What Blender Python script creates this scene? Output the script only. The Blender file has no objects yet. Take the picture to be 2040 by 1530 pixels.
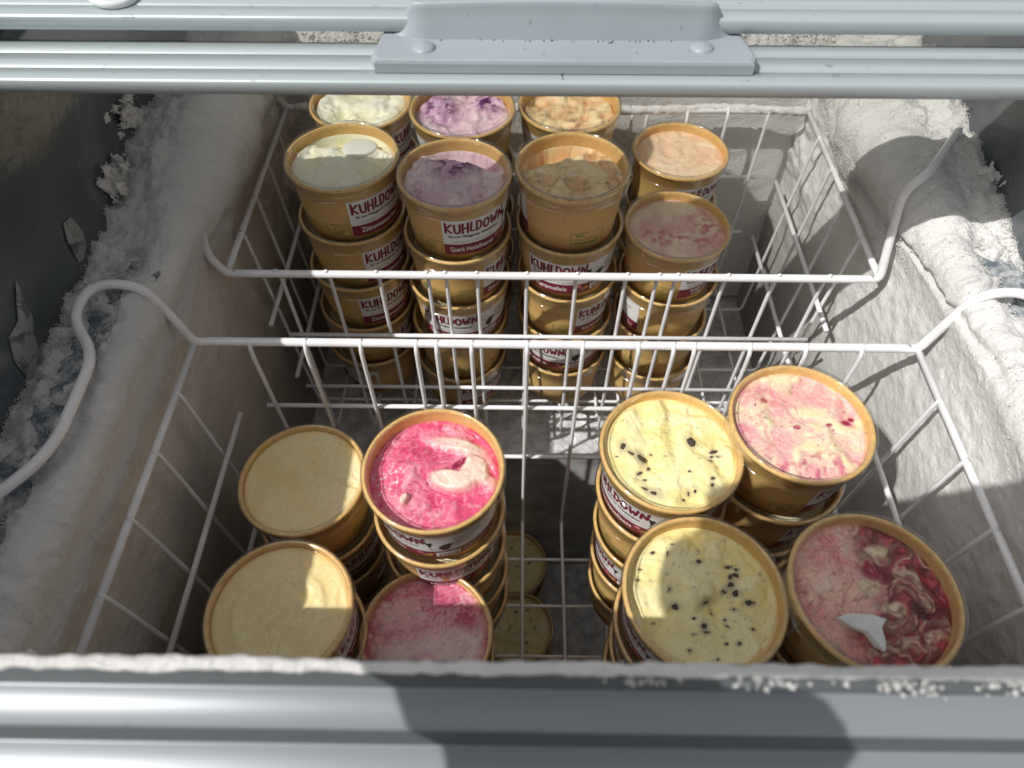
import bpy, math, random
import numpy as np
from mathutils import Vector, Matrix, noise as mnoise
random.seed(7); rng=np.random.default_rng(7)
R=math.radians
sc=bpy.context.scene; COL=sc.collection
EYE=1.30                       # camera height above the pavement; most heights below are given as drop H from the eye
# ------------------------------------------------------------------ camera
cam_d=bpy.data.cameras.new('camera'); cam=bpy.data.objects.new('camera',cam_d); COL.objects.link(cam)
cam.location=(0,0,EYE); cam.rotation_euler=(R(36.5),0,R(0.74))
cam_d.sensor_width=36; cam_d.lens=24.44; cam_d.clip_start=.01; cam_d.clip_end=500
cam_d.dof.use_dof=True; cam_d.dof.focus_distance=.50; cam_d.dof.aperture_fstop=9
sc.camera=cam
# ------------------------------------------------------------------ world, sun, exposure
SUN=Vector((.70,.40,-1)).normalized()
w=bpy.data.worlds.new('World'); sc.world=w; w.use_nodes=True
nt=w.node_tree; bg=nt.nodes['Background']; sky=nt.nodes.new('ShaderNodeTexSky')
sky.sky_type='NISHITA'; sky.sun_disc=False; sky.sun_elevation=math.asin(-SUN.z); sky.sun_rotation=math.atan2(-SUN.x,-SUN.y)
sky.air_density=1.0; sky.dust_density=2.0; sky.ozone_density=.6
hs=nt.nodes.new('ShaderNodeHueSaturation'); hs.inputs['Saturation'].default_value=.12; nt.links.new(sky.outputs[0],hs.inputs['Color']); nt.links.new(hs.outputs[0],bg.inputs[0]); bg.inputs[1].default_value=.11
sd=bpy.data.lights.new('sun','SUN'); sun=bpy.data.objects.new('sun',sd); COL.objects.link(sun)
sd.energy=3.3; sd.angle=R(.55); sd.color=(1,.975,.94)
sun.rotation_euler=SUN.to_track_quat('-Z','Y').to_euler()
sc.view_settings.view_transform='Standard'; sc.view_settings.look='None'; sc.view_settings.exposure=.17; sc.view_settings.gamma=1
try:
    sc.cycles.transparent_max_bounces=24; sc.cycles.max_bounces=10; sc.cycles.diffuse_bounces=5
except Exception: pass

# ------------------------------------------------------------------ noise
_p=np.random.default_rng(3).permutation(512); _p=np.concatenate([_p,_p,_p])
_g=np.random.default_rng(4).normal(size=(512,3)); _g/=np.linalg.norm(_g,axis=1)[:,None]
def perlin(x,y,z=0.0):
    x,y,z=np.broadcast_arrays(np.asarray(x,float),np.asarray(y,float),np.asarray(z,float))
    X=np.floor(x).astype(int);Y=np.floor(y).astype(int);Z=np.floor(z).astype(int)
    fx=x-X;fy=y-Y;fz=z-Z; X&=511;Y&=511;Z&=511
    u=fx*fx*fx*(fx*(fx*6-15)+10);v=fy*fy*fy*(fy*(fy*6-15)+10);q=fz*fz*fz*(fz*(fz*6-15)+10)
    def gr(i,j,k):
        h=_p[_p[_p[(X+i)&511]+((Y+j)&511)]+((Z+k)&511)]; g=_g[h]
        return g[...,0]*(fx-i)+g[...,1]*(fy-j)+g[...,2]*(fz-k)
    L=lambda a,b,t:a+(b-a)*t
    return 1.6*L(L(L(gr(0,0,0),gr(1,0,0),u),L(gr(0,1,0),gr(1,1,0),u),v),L(L(gr(0,0,1),gr(1,0,1),u),L(gr(0,1,1),gr(1,1,1),u),v),q)
def fbm(x,y,z=0.0,o=4,gain=.5):
    s=0;a=1;t=0; x=np.asarray(x,float);y=np.asarray(y,float)
    for i in range(o):
        c,d=math.cos(.6+1.1*i),math.sin(.6+1.1*i)          # every octave turned, so no rows show
        s=s+a*perlin((x*c-y*d)*2.03**i+11.3*i,(x*d+y*c)*2.03**i+5.7*i,np.asarray(z)*2**i+3.1*i);t+=a;a*=gain
    return s/t
def ss(a,b,x):
    t=np.clip((np.asarray(x,float)-a)/(b-a),0,1); return t*t*(3-2*t)
def mixc(A,B,m): return A+(B-A)*np.asarray(m)[...,None]

# ------------------------------------------------------------------ object helpers
def link(o,parent=None,mat=None):
    COL.objects.link(o)
    if parent: o.parent=parent
    if mat is not None and o.type=='MESH' and not o.data.materials: o.data.materials.append(mat)
    return o
def mesh(name,V,F,smooth=True):
    me=bpy.data.meshes.new(name); me.from_pydata([tuple(map(float,v)) for v in V],[],[tuple(map(int,f)) for f in F])
    if smooth: me.shade_smooth()
    return me
def obj(name,me,mat=None,parent=None,loc=None,rot=None):
    o=bpy.data.objects.new(name,me); link(o,parent,mat)
    if loc is not None:o.location=loc
    if rot is not None:o.rotation_euler=rot
    return o
def gridmesh(name,P,closed_u=False,smooth=True,col=None):
    n,m,_=P.shape; me=bpy.data.meshes.new(name)
    idx=np.arange(n*m).reshape(n,m)
    if closed_u: a=idx; b=np.roll(idx,-1,0)
    else: a=idx[:-1]; b=idx[1:]
    q=np.stack([a[:,:-1],b[:,:-1],b[:,1:],a[:,1:]],-1).reshape(-1,4)
    me.vertices.add(n*m); me.vertices.foreach_set('co',P.reshape(-1).astype(np.float32))
    me.loops.add(q.size); me.loops.foreach_set('vertex_index',q.reshape(-1).astype(np.int32))
    me.polygons.add(len(q)); me.polygons.foreach_set('loop_start',np.arange(0,q.size,4,dtype=np.int32)); 
    me.update(calc_edges=True)
    if smooth: me.shade_smooth()
    if col is not None:
        c=me.color_attributes.new('Col','FLOAT_COLOR','POINT')
        c4=np.concatenate([col.reshape(-1,3),np.ones((n*m,1))],1); c.data.foreach_set('color',c4.reshape(-1).astype(np.float32))
    return me
def lathe(name,prof,seg=72,smooth=True):
    a=np.linspace(0,2*np.pi,seg,endpoint=False)
    P=np.zeros((seg,len(prof),3))
    for j,(r,z) in enumerate(prof): P[:,j,0]=r*np.cos(a);P[:,j,1]=r*np.sin(a);P[:,j,2]=z
    return gridmesh(name,P,closed_u=True,smooth=smooth)
def boxes(name,lst,bev=0):
    V=[];F=[]
    for (x0,x1,y0,y1,z0,z1) in lst:
        b=len(V); V+=[(x0,y0,z0),(x1,y0,z0),(x1,y1,z0),(x0,y1,z0),(x0,y0,z1),(x1,y0,z1),(x1,y1,z1),(x0,y1,z1)]
        F+=[(b,b+3,b+2,b+1),(b+4,b+5,b+6,b+7),(b,b+1,b+5,b+4),(b+1,b+2,b+6,b+5),(b+2,b+3,b+7,b+6),(b+3,b,b+4,b+7)]
    return mesh(name,V,F,False)
def smooth_path(pts,it=3):
    P=[Vector(p) for p in pts]
    for _ in range(it):
        Q=[P[0]]
        for a,b in zip(P[:-1],P[1:]): Q+= [a.lerp(b,.25),a.lerp(b,.75)]
        Q.append(P[-1]); P=Q
    return P
def round_path(pts,r,n=5):
    P=[Vector(p) for p in pts]; Q=[P[0]]
    for i in range(1,len(P)-1):
        a=(P[i-1]-P[i]);b=(P[i+1]-P[i]); k=min(r,a.length*.49,b.length*.49)
        A=P[i]+a.normalized()*k;B=P[i]+b.normalized()*k
        for t in np.linspace(0,1,n): Q.append((1-t)**2*A+2*t*(1-t)*P[i]+t*t*B)
    Q.append(P[-1]); return Q
def tube(name,path,r,seg=8,closed=False,cap=True,jit=0,seed=0):
    P=[Vector(p) for p in path]; n=len(P); V=[];F=[]
    prev=None
    for i in range(n):
        a=P[(i-1)%n] if (closed or i>0) else P[i]; b=P[(i+1)%n] if (closed or i<n-1) else P[i]
        t=(b-a).normalized()
        if prev is None:
            up=Vector((0,0,1)) if abs(t.z)<.9 else Vector((1,0,0)); nn=(up-t*up.dot(t)).normalized()
        else: nn=(prev-t*prev.dot(t)).normalized()
        prev=nn; bb=t.cross(nn)
        for k in range(seg):
            an=2*math.pi*k/seg
            rr=r if not jit else r*(1+jit*mnoise.noise(Vector((P[i].x*160+math.cos(an)*1.3,P[i].y*160+seed,P[i].z*160+math.sin(an)*1.3))))
            V.append(P[i]+(nn*math.cos(an)+bb*math.sin(an))*rr)
    for i in range(n if closed else n-1):
        for k in range(seg):
            a=i*seg+k;b=i*seg+(k+1)%seg;c=((i+1)%n)*seg+(k+1)%seg;d=((i+1)%n)*seg+k
            F.append((a,b,c,d))
    if cap and not closed:
        F.append(tuple(range(seg-1,-1,-1))); F.append(tuple((n-1)*seg+k for k in range(seg)))
    return mesh(name,V,F)
def empty(name,loc,label=None,cat=None,group=None):
    o=bpy.data.objects.new(name,None); COL.objects.link(o); o.location=loc; o.empty_display_size=.02
    if label:o['label']=label
    if cat:o['category']=cat
    if group:o['group']=group
    return o
def W(x,y,H): return (x,y,EYE-H)
# pixel of the 2040x1530 photograph -> point at drop H (used once to read positions off the photograph)
_th=R(53.5);_yw=R(.74);_f=1385.
def at(px,py,H):
    c,s=math.cos(_th),math.sin(_th); rt=np.array([math.cos(_yw),math.sin(_yw),0]);fh=np.array([-math.sin(_yw),math.cos(_yw),0]);z=np.array([0,0,1.])
    d=(fh*c-z*s)+rt*(px-1020)/_f-(fh*s+z*c)*(py-765)/_f
    return d*(H/-d[2])

# ------------------------------------------------------------------ materials
def new_mat(name):
    m=bpy.data.materials.new(name); m.use_nodes=True; t=m.node_tree; return m,t,t.nodes['Principled BSDF']
def pr(name,col,rough=.5,metal=0,spec=.5,bump=None,var=None,coat=0):
    m,t,b=new_mat(name); b.inputs['Base Color'].default_value=(*col,1); b.inputs['Roughness'].default_value=rough
    b.inputs['Metallic'].default_value=metal; b.inputs['Specular IOR Level'].default_value=spec; b.inputs['Coat Weight'].default_value=coat
    tc=t.nodes.new('ShaderNodeTexCoord')
    if var:
        sc_,amt=var[0],var[1]; n=t.nodes.new('ShaderNodeTexNoise'); n.inputs['Scale'].default_value=sc_; n.inputs['Detail'].default_value=6
        mp=t.nodes.new('ShaderNodeMapping'); mp.inputs['Scale'].default_value=var[2] if len(var)>2 else (1,1,1)
        t.links.new(tc.outputs['Object'],mp.inputs[0]); t.links.new(mp.outputs[0],n.inputs['Vector'])
        mx=t.nodes.new('ShaderNodeMix'); mx.data_type='RGBA'
        mx.inputs[6].default_value=(*[c*(1-amt) for c in col],1); mx.inputs[7].default_value=(*[min(1,c*(1+amt)) for c in col],1)
        r=t.nodes.new('ShaderNodeValToRGB'); r.color_ramp.elements[0].position=.35; r.color_ramp.elements[1].position=.65
        t.links.new(n.outputs[0],r.inputs[0]); t.links.new(r.outputs[0],mx.inputs[0]); t.links.new(mx.outputs[2],b.inputs['Base Color'])
    if bump:
        n2=t.nodes.new('ShaderNodeTexNoise'); n2.inputs['Scale'].default_value=bump[0]; n2.inputs['Detail'].default_value=8; n2.inputs['Roughness'].default_value=.65
        mp2=t.nodes.new('ShaderNodeMapping'); mp2.inputs['Scale'].default_value=bump[3] if len(bump)>3 else (1,1,1)
        t.links.new(tc.outputs['Object'],mp2.inputs[0]); t.links.new(mp2.outputs[0],n2.inputs['Vector'])
        bp=t.nodes.new('ShaderNodeBump'); bp.inputs['Strength'].default_value=bump[1]; bp.inputs['Distance'].default_value=bump[2]
        t.links.new(n2.outputs[0],bp.inputs['Height']); t.links.new(bp.outputs[0],b.inputs['Normal'])
    return m
M={}
M['kraft']=pr('kraft_paper',(.69,.44,.16),.66,bump=(900,.25,.0003),var=(350,.05))
M['kraft_rim']=pr('kraft_rim',(.82,.53,.20),.4,var=(300,.12))
M['paper']=pr('label_paper',(.82,.81,.80),.45)
M['band']=pr('burgundy_print',(.20,.016,.04),.42)
M['brand']=pr('red_print',(.21,.014,.035),.45)
M['ink']=pr('black_print',(.02,.02,.022),.5)
M['greyink']=pr('grey_print',(.30,.29,.29),.5)
M['inkwhite']=pr('white_print',(.85,.80,.78),.5)
M['green']=pr('green_print',(.13,.20,.02),.5)
M['leaf']=pr('leaf_green_print',(.05,.20,.02),.5)
M['pinkp']=pr('pink_print',(.75,.22,.28),.5); M['brownp']=pr('brown_print',(.35,.17,.08),.5); M['yellowp']=pr('yellow_print',(.85,.65,.03),.5)
M['bluep']=pr('blue_print',(.30,.38,.62),.5); M['mauvep']=pr('mauve_print',(.62,.50,.66),.5)
M['wire']=pr('white_enamel',(.84,.84,.85),.22,spec=.5,var=(40,.05),coat=.3)
M['wire_frosted']=pr('frosted_enamel',(.86,.86,.86),.8,bump=(500,.6,.001))
M['alu']=pr('brushed_aluminium',(.43,.485,.49),.36,metal=.25,var=(30,.05,(.02,8,8)),bump=(60,.25,.0002,(.01,14,14)))
M['alu_face']=pr('aluminium_side',(.42,.46,.47),.4,metal=.25,var=(30,.08,(.05,8,8)))
M['plastic']=pr('grey_handle_plastic',(.30,.335,.36),.42,var=(20,.04),bump=(700,.08,.0002))
M['rail']=pr('painted_rail',(.235,.258,.28),.36,metal=.12,var=(25,.05,(.04,6,6)))
M['rail_dark']=pr('rail_channel',(.09,.10,.105),.4,var=(25,.1,(.1,4,4)))
M['panel']=pr('glossy_grey_panel',(.085,.098,.108),.10,spec=.6,bump=(7,.35,.01),var=(9,.18))
M['ledge']=pr('blue_grey_ledge',(.20,.24,.27),.45,bump=(300,.3,.0005),var=(60,.25))
M['liner']=pr('icy_liner',(.50,.50,.49),.38,bump=(120,.4,.0012),var=(30,.22,(1,.35,1)))
M['floor_ice']=pr('ice_floor',(.88,.89,.90),.22,bump=(110,1.0,.006),var=(70,.3))
M['shell']=pr('freezer_shell',(.70,.72,.73),.35)
M['ground']=pr('pavement',(.30,.29,.27),.85,bump=(60,.5,.004),var=(3,.15))
M['chip']=pr('dark_chocolate',(.075,.048,.034),.5,bump=(400,.5,.001),var=(500,.6))
M['lilac']=pr('lilac_cream',(.68,.55,.60),.45,var=(150,.1))
M['tan']=pr('tan_cream',(.84,.66,.42),.45,var=(150,.1))
M['creamy']=pr('frozen_cream',(.74,.62,.50),.45,var=(150,.1))
M['shard']=pr('clear_ice',(.27,.29,.28),.3,spec=.6,bump=(90,.6,.003))
M['ice']=pr('ice_disc',(.90,.89,.78),.3)
M['rubber']=pr('dark_gasket',(.03,.03,.03),.6)
M['skin']=pr('skin',(.55,.33,.24),.5); M['sleeve']=pr('dark_sleeve',(.05,.06,.09),.8); M['hair']=pr('hair',(.05,.03,.02),.6); M['phone']=pr('phone_black',(.01,.01,.012),.2)
t=M['ledge'].node_tree; b=t.nodes['Principled BSDF']; tc=t.nodes.new('ShaderNodeTexCoord'); n=t.nodes.new('ShaderNodeTexNoise'); n.inputs['Scale'].default_value=95; n.inputs['Detail'].default_value=9; n.inputs['Roughness'].default_value=.72
rp=t.nodes.new('ShaderNodeValToRGB'); rp.color_ramp.elements[0].position=.44; rp.color_ramp.elements[0].color=(.12,.15,.175,1); rp.color_ramp.elements[1].position=.66; rp.color_ramp.elements[1].color=(.66,.66,.65,1)
t.links.new(tc.outputs['Object'],n.inputs['Vector']); t.links.new(n.outputs[0],rp.inputs[0]); t.links.new(rp.outputs[0],b.inputs['Base Color'])
def overlay(mt,scale,p0,p1,c,rough=None,detail=5):
    t=M[mt].node_tree; b=t.nodes['Principled BSDF']; tc=t.nodes.new('ShaderNodeTexCoord'); n=t.nodes.new('ShaderNodeTexNoise'); n.inputs['Scale'].default_value=scale; n.inputs['Detail'].default_value=detail; n.inputs['Distortion'].default_value=.6
    rp=t.nodes.new('ShaderNodeMapRange'); rp.inputs[1].default_value=p0; rp.inputs[2].default_value=p1
    t.links.new(tc.outputs['Object'],n.inputs['Vector']); t.links.new(n.outputs[0],rp.inputs[0])
    mx=t.nodes.new('ShaderNodeMix'); mx.data_type='RGBA'; mx.inputs[7].default_value=(*c,1); bc=b.inputs['Base Color']
    if bc.links: t.links.new(bc.links[0].from_socket,mx.inputs[6])
    else: mx.inputs[6].default_value=bc.default_value
    t.links.new(rp.outputs[0],mx.inputs[0]); t.links.new(mx.outputs[2],bc)
    if rough is not None:
        rr=t.nodes.new('ShaderNodeMapRange'); rr.inputs[3].default_value=b.inputs['Roughness'].default_value; rr.inputs[4].default_value=rough; t.links.new(rp.outputs[0],rr.inputs[0]); t.links.new(rr.outputs[0],b.inputs['Roughness'])
overlay('shard',90,.50,.62,(.08,.09,.09),.15); overlay('panel',11,.50,.72,(.20,.21,.21),.38,7); overlay('wire',330,.70,.76,(.33,.24,.16)); overlay('plastic',160,.68,.78,(.10,.10,.10)); overlay('rail',200,.70,.80,(.12,.12,.12)); overlay('alu',120,.66,.80,(.20,.21,.21)); overlay('kraft',55,.60,.80,(.50,.31,.12))
# frost: white crystals, slight warm tint, tiny sparkles
def frost_mat(name,col,sparkle=True,fine=520,bs=.7):
    m,t,b=new_mat(name); tc=t.nodes.new('ShaderNodeTexCoord'); b.inputs['Roughness'].default_value=.8
    b.inputs['Subsurface Weight'].default_value=.2; b.inputs['Subsurface Scale'].default_value=.003; b.inputs['Subsurface Radius'].default_value=(.9,1,1)
    n=t.nodes.new('ShaderNodeTexNoise'); n.inputs['Scale'].default_value=14; n.inputs['Detail'].default_value=7; t.links.new(tc.outputs['Object'],n.inputs['Vector'])
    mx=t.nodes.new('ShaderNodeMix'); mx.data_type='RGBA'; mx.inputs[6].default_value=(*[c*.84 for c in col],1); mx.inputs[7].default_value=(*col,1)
    r=t.nodes.new('ShaderNodeValToRGB'); r.color_ramp.elements[0].position=.30; r.color_ramp.elements[1].position=.7
    t.links.new(n.outputs[0],r.inputs[0]); t.links.new(r.outputs[0],mx.inputs[0]); t.links.new(mx.outputs[2],b.inputs['Base Color'])
    f=t.nodes.new('ShaderNodeTexNoise'); f.inputs['Scale'].default_value=fine; f.inputs['Detail'].default_value=5; f.inputs['Roughness'].default_value=.7; t.links.new(tc.outputs['Object'],f.inputs['Vector'])
    bp=t.nodes.new('ShaderNodeBump'); bp.inputs['Strength'].default_value=bs; bp.inputs['Distance'].default_value=.003
    t.links.new(f.outputs[0],bp.inputs['Height']); t.links.new(bp.outputs[0],b.inputs['Normal'])
    va=t.nodes.new('ShaderNodeVertexColor'); va.layer_name='Col'
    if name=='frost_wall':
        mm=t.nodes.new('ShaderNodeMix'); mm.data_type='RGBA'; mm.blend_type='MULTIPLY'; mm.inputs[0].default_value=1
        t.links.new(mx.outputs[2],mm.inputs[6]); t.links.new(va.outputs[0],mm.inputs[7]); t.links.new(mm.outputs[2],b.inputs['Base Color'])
    if sparkle:
        v=t.nodes.new('ShaderNodeTexVoronoi'); v.inputs['Scale'].default_value=420; t.links.new(tc.outputs['Object'],v.inputs['Vector'])
        lt=t.nodes.new('ShaderNodeMath'); lt.operation='LESS_THAN'; lt.inputs[1].default_value=.15; t.links.new(v.outputs['Distance'],lt.inputs[0])
        mr=t.nodes.new('ShaderNodeMapRange'); mr.inputs[3].default_value=.8; mr.inputs[4].default_value=.12
        t.links.new(lt.outputs[0],mr.inputs[0]); t.links.new(mr.outputs[0],b.inputs['Roughness'])
    return m
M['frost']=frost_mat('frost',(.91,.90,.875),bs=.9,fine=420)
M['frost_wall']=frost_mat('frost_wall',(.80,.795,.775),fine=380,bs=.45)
# ice cream: colour comes from the stirred-in flavours (vertex paint of the albedo) plus grain
def cream_mat(name,amt=.06,rough=.5,fine=700):
    m,t,b=new_mat(name); b.inputs['Roughness'].default_value=rough
    a=t.nodes.new('ShaderNodeVertexColor'); a.layer_name='Col'; tc=t.nodes.new('ShaderNodeTexCoord')
    n=t.nodes.new('ShaderNodeTexNoise'); n.inputs['Scale'].default_value=fine; n.inputs['Detail'].default_value=4; t.links.new(tc.outputs['Object'],n.inputs['Vector'])
    mr=t.nodes.new('ShaderNodeMapRange'); mr.inputs[1].default_value=.3; mr.inputs[2].default_value=.7; mr.inputs[3].default_value=1-amt; mr.inputs[4].default_value=1+amt*.4
    t.links.new(n.outputs[0],mr.inputs[0]); mx=t.nodes.new('ShaderNodeVectorMath'); mx.operation='SCALE'
    t.links.new(a.outputs[0],mx.inputs[0]); t.links.new(mr.outputs[0],mx.inputs['Scale']); t.links.new(mx.outputs[0],b.inputs['Base Color'])
    bp=t.nodes.new('ShaderNodeBump'); bp.inputs['Strength'].default_value=.25; bp.inputs['Distance'].default_value=.0006
    t.links.new(n.outputs[0],bp.inputs['Height']); t.links.new(bp.outputs[0],b.inputs['Normal'])
    b.inputs['Subsurface Weight'].default_value=.0
    return m
M['cream']=cream_mat('ice_cream')
M['sorbet']=cream_mat('fruit_ice_cream',.14,.38,450)
def clear_mat(name,tint,rough,lo,hi,bumpy=0,scale=60):
    m=bpy.data.materials.new(name); m.use_nodes=True; t=m.node_tree; t.nodes.clear()
    out=t.nodes.new('ShaderNodeOutputMaterial'); tr=t.nodes.new('ShaderNodeBsdfTransparent'); gl=t.nodes.new('ShaderNodeBsdfGlossy'); mx=t.nodes.new('ShaderNodeMixShader')
    tr.inputs[0].default_value=(*tint,1); gl.inputs['Roughness'].default_value=rough
    lw=t.nodes.new('ShaderNodeLayerWeight'); lw.inputs['Blend'].default_value=.35
    mr=t.nodes.new('ShaderNodeMapRange'); mr.inputs[3].default_value=lo; mr.inputs[4].default_value=hi
    t.links.new(lw.outputs['Facing'],mr.inputs[0]); t.links.new(mr.outputs[0],mx.inputs[0]); t.links.new(tr.outputs[0],mx.inputs[1]); t.links.new(gl.outputs[0],mx.inputs[2]); t.links.new(mx.outputs[0],out.inputs[0])
    if bumpy:
        tc=t.nodes.new('ShaderNodeTexCoord'); n=t.nodes.new('ShaderNodeTexNoise'); n.inputs['Scale'].default_value=scale; t.links.new(tc.outputs['Object'],n.inputs['Vector'])
        bp=t.nodes.new('ShaderNodeBump'); bp.inputs['Strength'].default_value=bumpy; bp.inputs['Distance'].default_value=.001
        t.links.new(n.outputs[0],bp.inputs['Height']); t.links.new(bp.outputs[0],gl.inputs['Normal'])
    return m
M['lid']=clear_mat('clear_lid_skirt',(.95,.95,.945),.10,.05,.55,.5)
M['lid_top']=clear_mat('clear_lid_top',(.985,.985,.98),.07,.012,.16,.35)
M['pane']=clear_mat('lid_glass',(.95,.95,.94),.03,.03,.22)

# ------------------------------------------------------------------ freezer
X0=.026; AP=.315; AW=.268; HL=.332; HT=.200; HF=.975; YB=.638; YP=.705; YF=.060
fz=empty('chest_freezer',(X0,.35,0),'grey chest freezer with frosted inner walls, open lid and glossy side panels','freezer')
def fpart(name,me,mat):
    o=obj(name,me,mat,fz); o.matrix_parent_inverse=Matrix.Translation((-X0,-.35,0)); return o
for s in (-1,1):
    X=X0+s*AP
    x1=X+s*.02
    fpart('side_panel',boxes('side_panel',[(min(X,x1),max(X,x1),.02,1.02,EYE-HL-.02,EYE-.2045)]),M['panel'])
    a,b=X0+s*AW,X0+s*(AP+.02)
    fpart('ledge',boxes('ledge',[(min(a,b),max(a,b),.02,YB,EYE-HL-.03,EYE-HL)]),M['ledge'])
    a,b=X0+s*(AW+.002),X0+s*(AW+.03)
    fpart('inner_wall',boxes('inner_wall',[(min(a,b),max(a,b),.02,YB+.04,EYE-HF-.03,EYE-HL-.032)]),M['liner'])
    a,b=X0+s*(AP+.021),X0+s*(AP+.06)
    fpart('side_rail',boxes('side_rail',[(min(a,b),max(a,b),-.02,.358,EYE-HT-.03,EYE-.165),(min(a,b),max(a,b),.358,1.06,EYE-HT-.03,EYE-.2045)]),M['rail'])  # near half raised, out of view, to set the left shadow edge
fpart('inner_wall',boxes('inner_wall',[(X0-AW,X0+AW,YB+.001,YB+.03,EYE-HF-.03,EYE-HL-.002)]),M['liner'])
fpart('inner_wall',boxes('inner_wall',[(X0-AW,X0+AW,YF-.035,YF,EYE-HF-.03,EYE-.24)]),M['liner'])
fpart('ledge',boxes('ledge',[(X0-AP,X0+AP,YB+.001,YP,EYE-HL-.001,EYE-HL+.003)]),M['ledge'])
fpart('back_panel',boxes('back_panel',[(X0-AP,X0+AP,YP,YP+.02,EYE-HL-.03,EYE-.2045)]),M['panel'])
# icy floor sheet and the raised step over the compressor
def icy(name,x0,x1,y0,y1,z,amp,nx,ny,seed):
    xs=np.linspace(x0,x1,nx);ys=np.linspace(y0,y1,ny);A,B=np.meshgrid(xs,ys,indexing='ij')
    h=fbm(A*38,B*30,seed,4)*amp+np.abs(fbm(A*120,B*120,seed+3,3))*amp*.6
    return gridmesh(name,np.stack([A,B,z+h],-1))
fpart('floor',icy('floor',X0-AW-.01,X0+AW+.01,YF-.01,YB,EYE-HF,.004,160,150,1),M['floor_ice'])
fpart('step_top',icy('step_top',X0-AW-.01,X0+AW+.01,.392,YB+.01,EYE-.665,.005,200,100,5),M['floor_ice'])
fpart('step_face',boxes('step_face',[(X0-AW,X0+AW,.394,.41,EYE-HF,EYE-.668)]),M['liner'])
# front rail: stepped aluminium profile, read off as (picture row, drop)
prof=[(1760,.262),(1640,.2225),(1492,.2215),(1487,.2215),(1459,.2125),(1453,.2115),(1379,.2105),(1373,.2105),(1346,.2035),(1330,.2025)]
pts=[(at(1020,p,h)[1],EYE-h) for p,h in prof]; pts=[(pts[0][0],.90)]+pts+[(.0532,EYE-.2025),(.0532,EYE-.26)]
xs=np.linspace(X0-.42,X0+.42,40)
P=np.zeros((len(xs),len(pts),3))
for j,(y,z) in enumerate(pts): P[:,j,0]=xs;P[:,j,1]=y;P[:,j,2]=z
me=gridmesh('front_rail',P,smooth=False); me.materials.append(M['rail']); me.materials.append(M['rail_dark'])
nj=len(pts)-1
for i,p in enumerate(me.polygons):
    p.material_index=1 if (i%nj) in (4,8,9,10,11) else 0
fpart('front_rail',me,None)
fpart('outer_shell',boxes('outer_shell',[(X0-.38,X0+.38,pts[0][0]+.002,pts[0][0]+.03,.05,EYE-.265),(X0-.38,X0-.345,.05,1.05,.05,EYE-.235),(X0+.345,X0+.38,.05,1.05,.05,EYE-.235),(X0-.345,X0+.345,1.03,1.05,.05,EYE-.21),(X0-.345,X0+.345,.04,1.03,.05,.08)]),M['shell'])
# ------------------------------------------------------------------ ground
g=obj('pavement',mesh('pavement',[(-40,-40,0),(40,-40,0),(40,40,0),(-40,40,0)],[(0,1,2,3)],False),M['ground']); g['kind']='structure'

C=lambda *c:np.array(c,float)
# ------------------------------------------------------------------ frost
ICO=None
def granules(name,pts,rad,mat,parent=None):
    """many little crystal clumps joined into one mesh"""
    global ICO
    if ICO is None:
        t=(1+5**.5)/2; v=np.array([(-1,t,0),(1,t,0),(-1,-t,0),(1,-t,0),(0,-1,t),(0,1,t),(0,-1,-t),(0,1,-t),(t,0,-1),(t,0,1),(-t,0,-1),(-t,0,1)],float); v/=np.linalg.norm(v[0])
        f=np.array([(0,11,5),(0,5,1),(0,1,7),(0,7,10),(0,10,11),(1,5,9),(5,11,4),(11,10,2),(10,7,6),(7,1,8),(3,9,4),(3,4,2),(3,2,6),(3,6,8),(3,8,9),(4,9,5),(2,4,11),(6,2,10),(8,6,7),(9,8,1)])
        ICO=(v,f)
    v,f=ICO; n=len(pts); sc3=rng.uniform(.6,1.35,(n,12,1))*np.asarray(rad)[:,None,None]*rng.uniform(.7,1.3,(n,1,3))
    V=(v[None]*sc3+np.asarray(pts)[:,None,:]).reshape(-1,3); F=(f[None]+12*np.arange(n)[:,None,None]).reshape(-1,3)
    me=bpy.data.meshes.new(name); me.vertices.add(len(V)); me.vertices.foreach_set('co',V.reshape(-1).astype(np.float32))
    me.loops.add(F.size); me.loops.foreach_set('vertex_index',F.reshape(-1).astype(np.int32)); me.polygons.add(len(F)); me.polygons.foreach_set('loop_start',np.arange(0,F.size,3,dtype=np.int32)); me.update(calc_edges=True)
    me.shade_smooth(); return me
def profile(step):
    """ledge -> rounded corner -> wall, (a,H) with arc length and outward normals"""
    pts=[(AP+.001,HL-.001),(AW+.012,HL-.001)]
    for t in np.linspace(0,math.pi/2,8)[1:]: pts.append((AW+.012-.012*math.sin(t),HL-.001+.012*(1-math.cos(t))))
    pts.append((AW-.006,.62)); pts.append((AW-.010,HF))
    pts=np.array(pts); d=np.r_[0,np.cumsum(np.linalg.norm(np.diff(pts,axis=0),axis=1))]
    s=[0]; 
    while s[-1]<d[-1]:
        s.append(s[-1]+(step if s[-1]<.24 else step*3))
    s=np.array(s); s[-1]=d[-1]; a=np.interp(s,d,pts[:,0]);H=np.interp(s,d,pts[:,1])
    ta=np.gradient(a,s);tH=np.gradient(H,s); 
    k=np.ones(9)/9; ta=np.convolve(np.pad(ta,4,'edge'),k,'valid'); tH=np.convolve(np.pad(tH,4,'edge'),k,'valid')
    L=np.hypot(ta,tH); na=-tH/L; nH=ta/L   # towards interior (-a) on the wall, up (-H) on the ledge
    return s,a,H,na,nH
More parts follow.
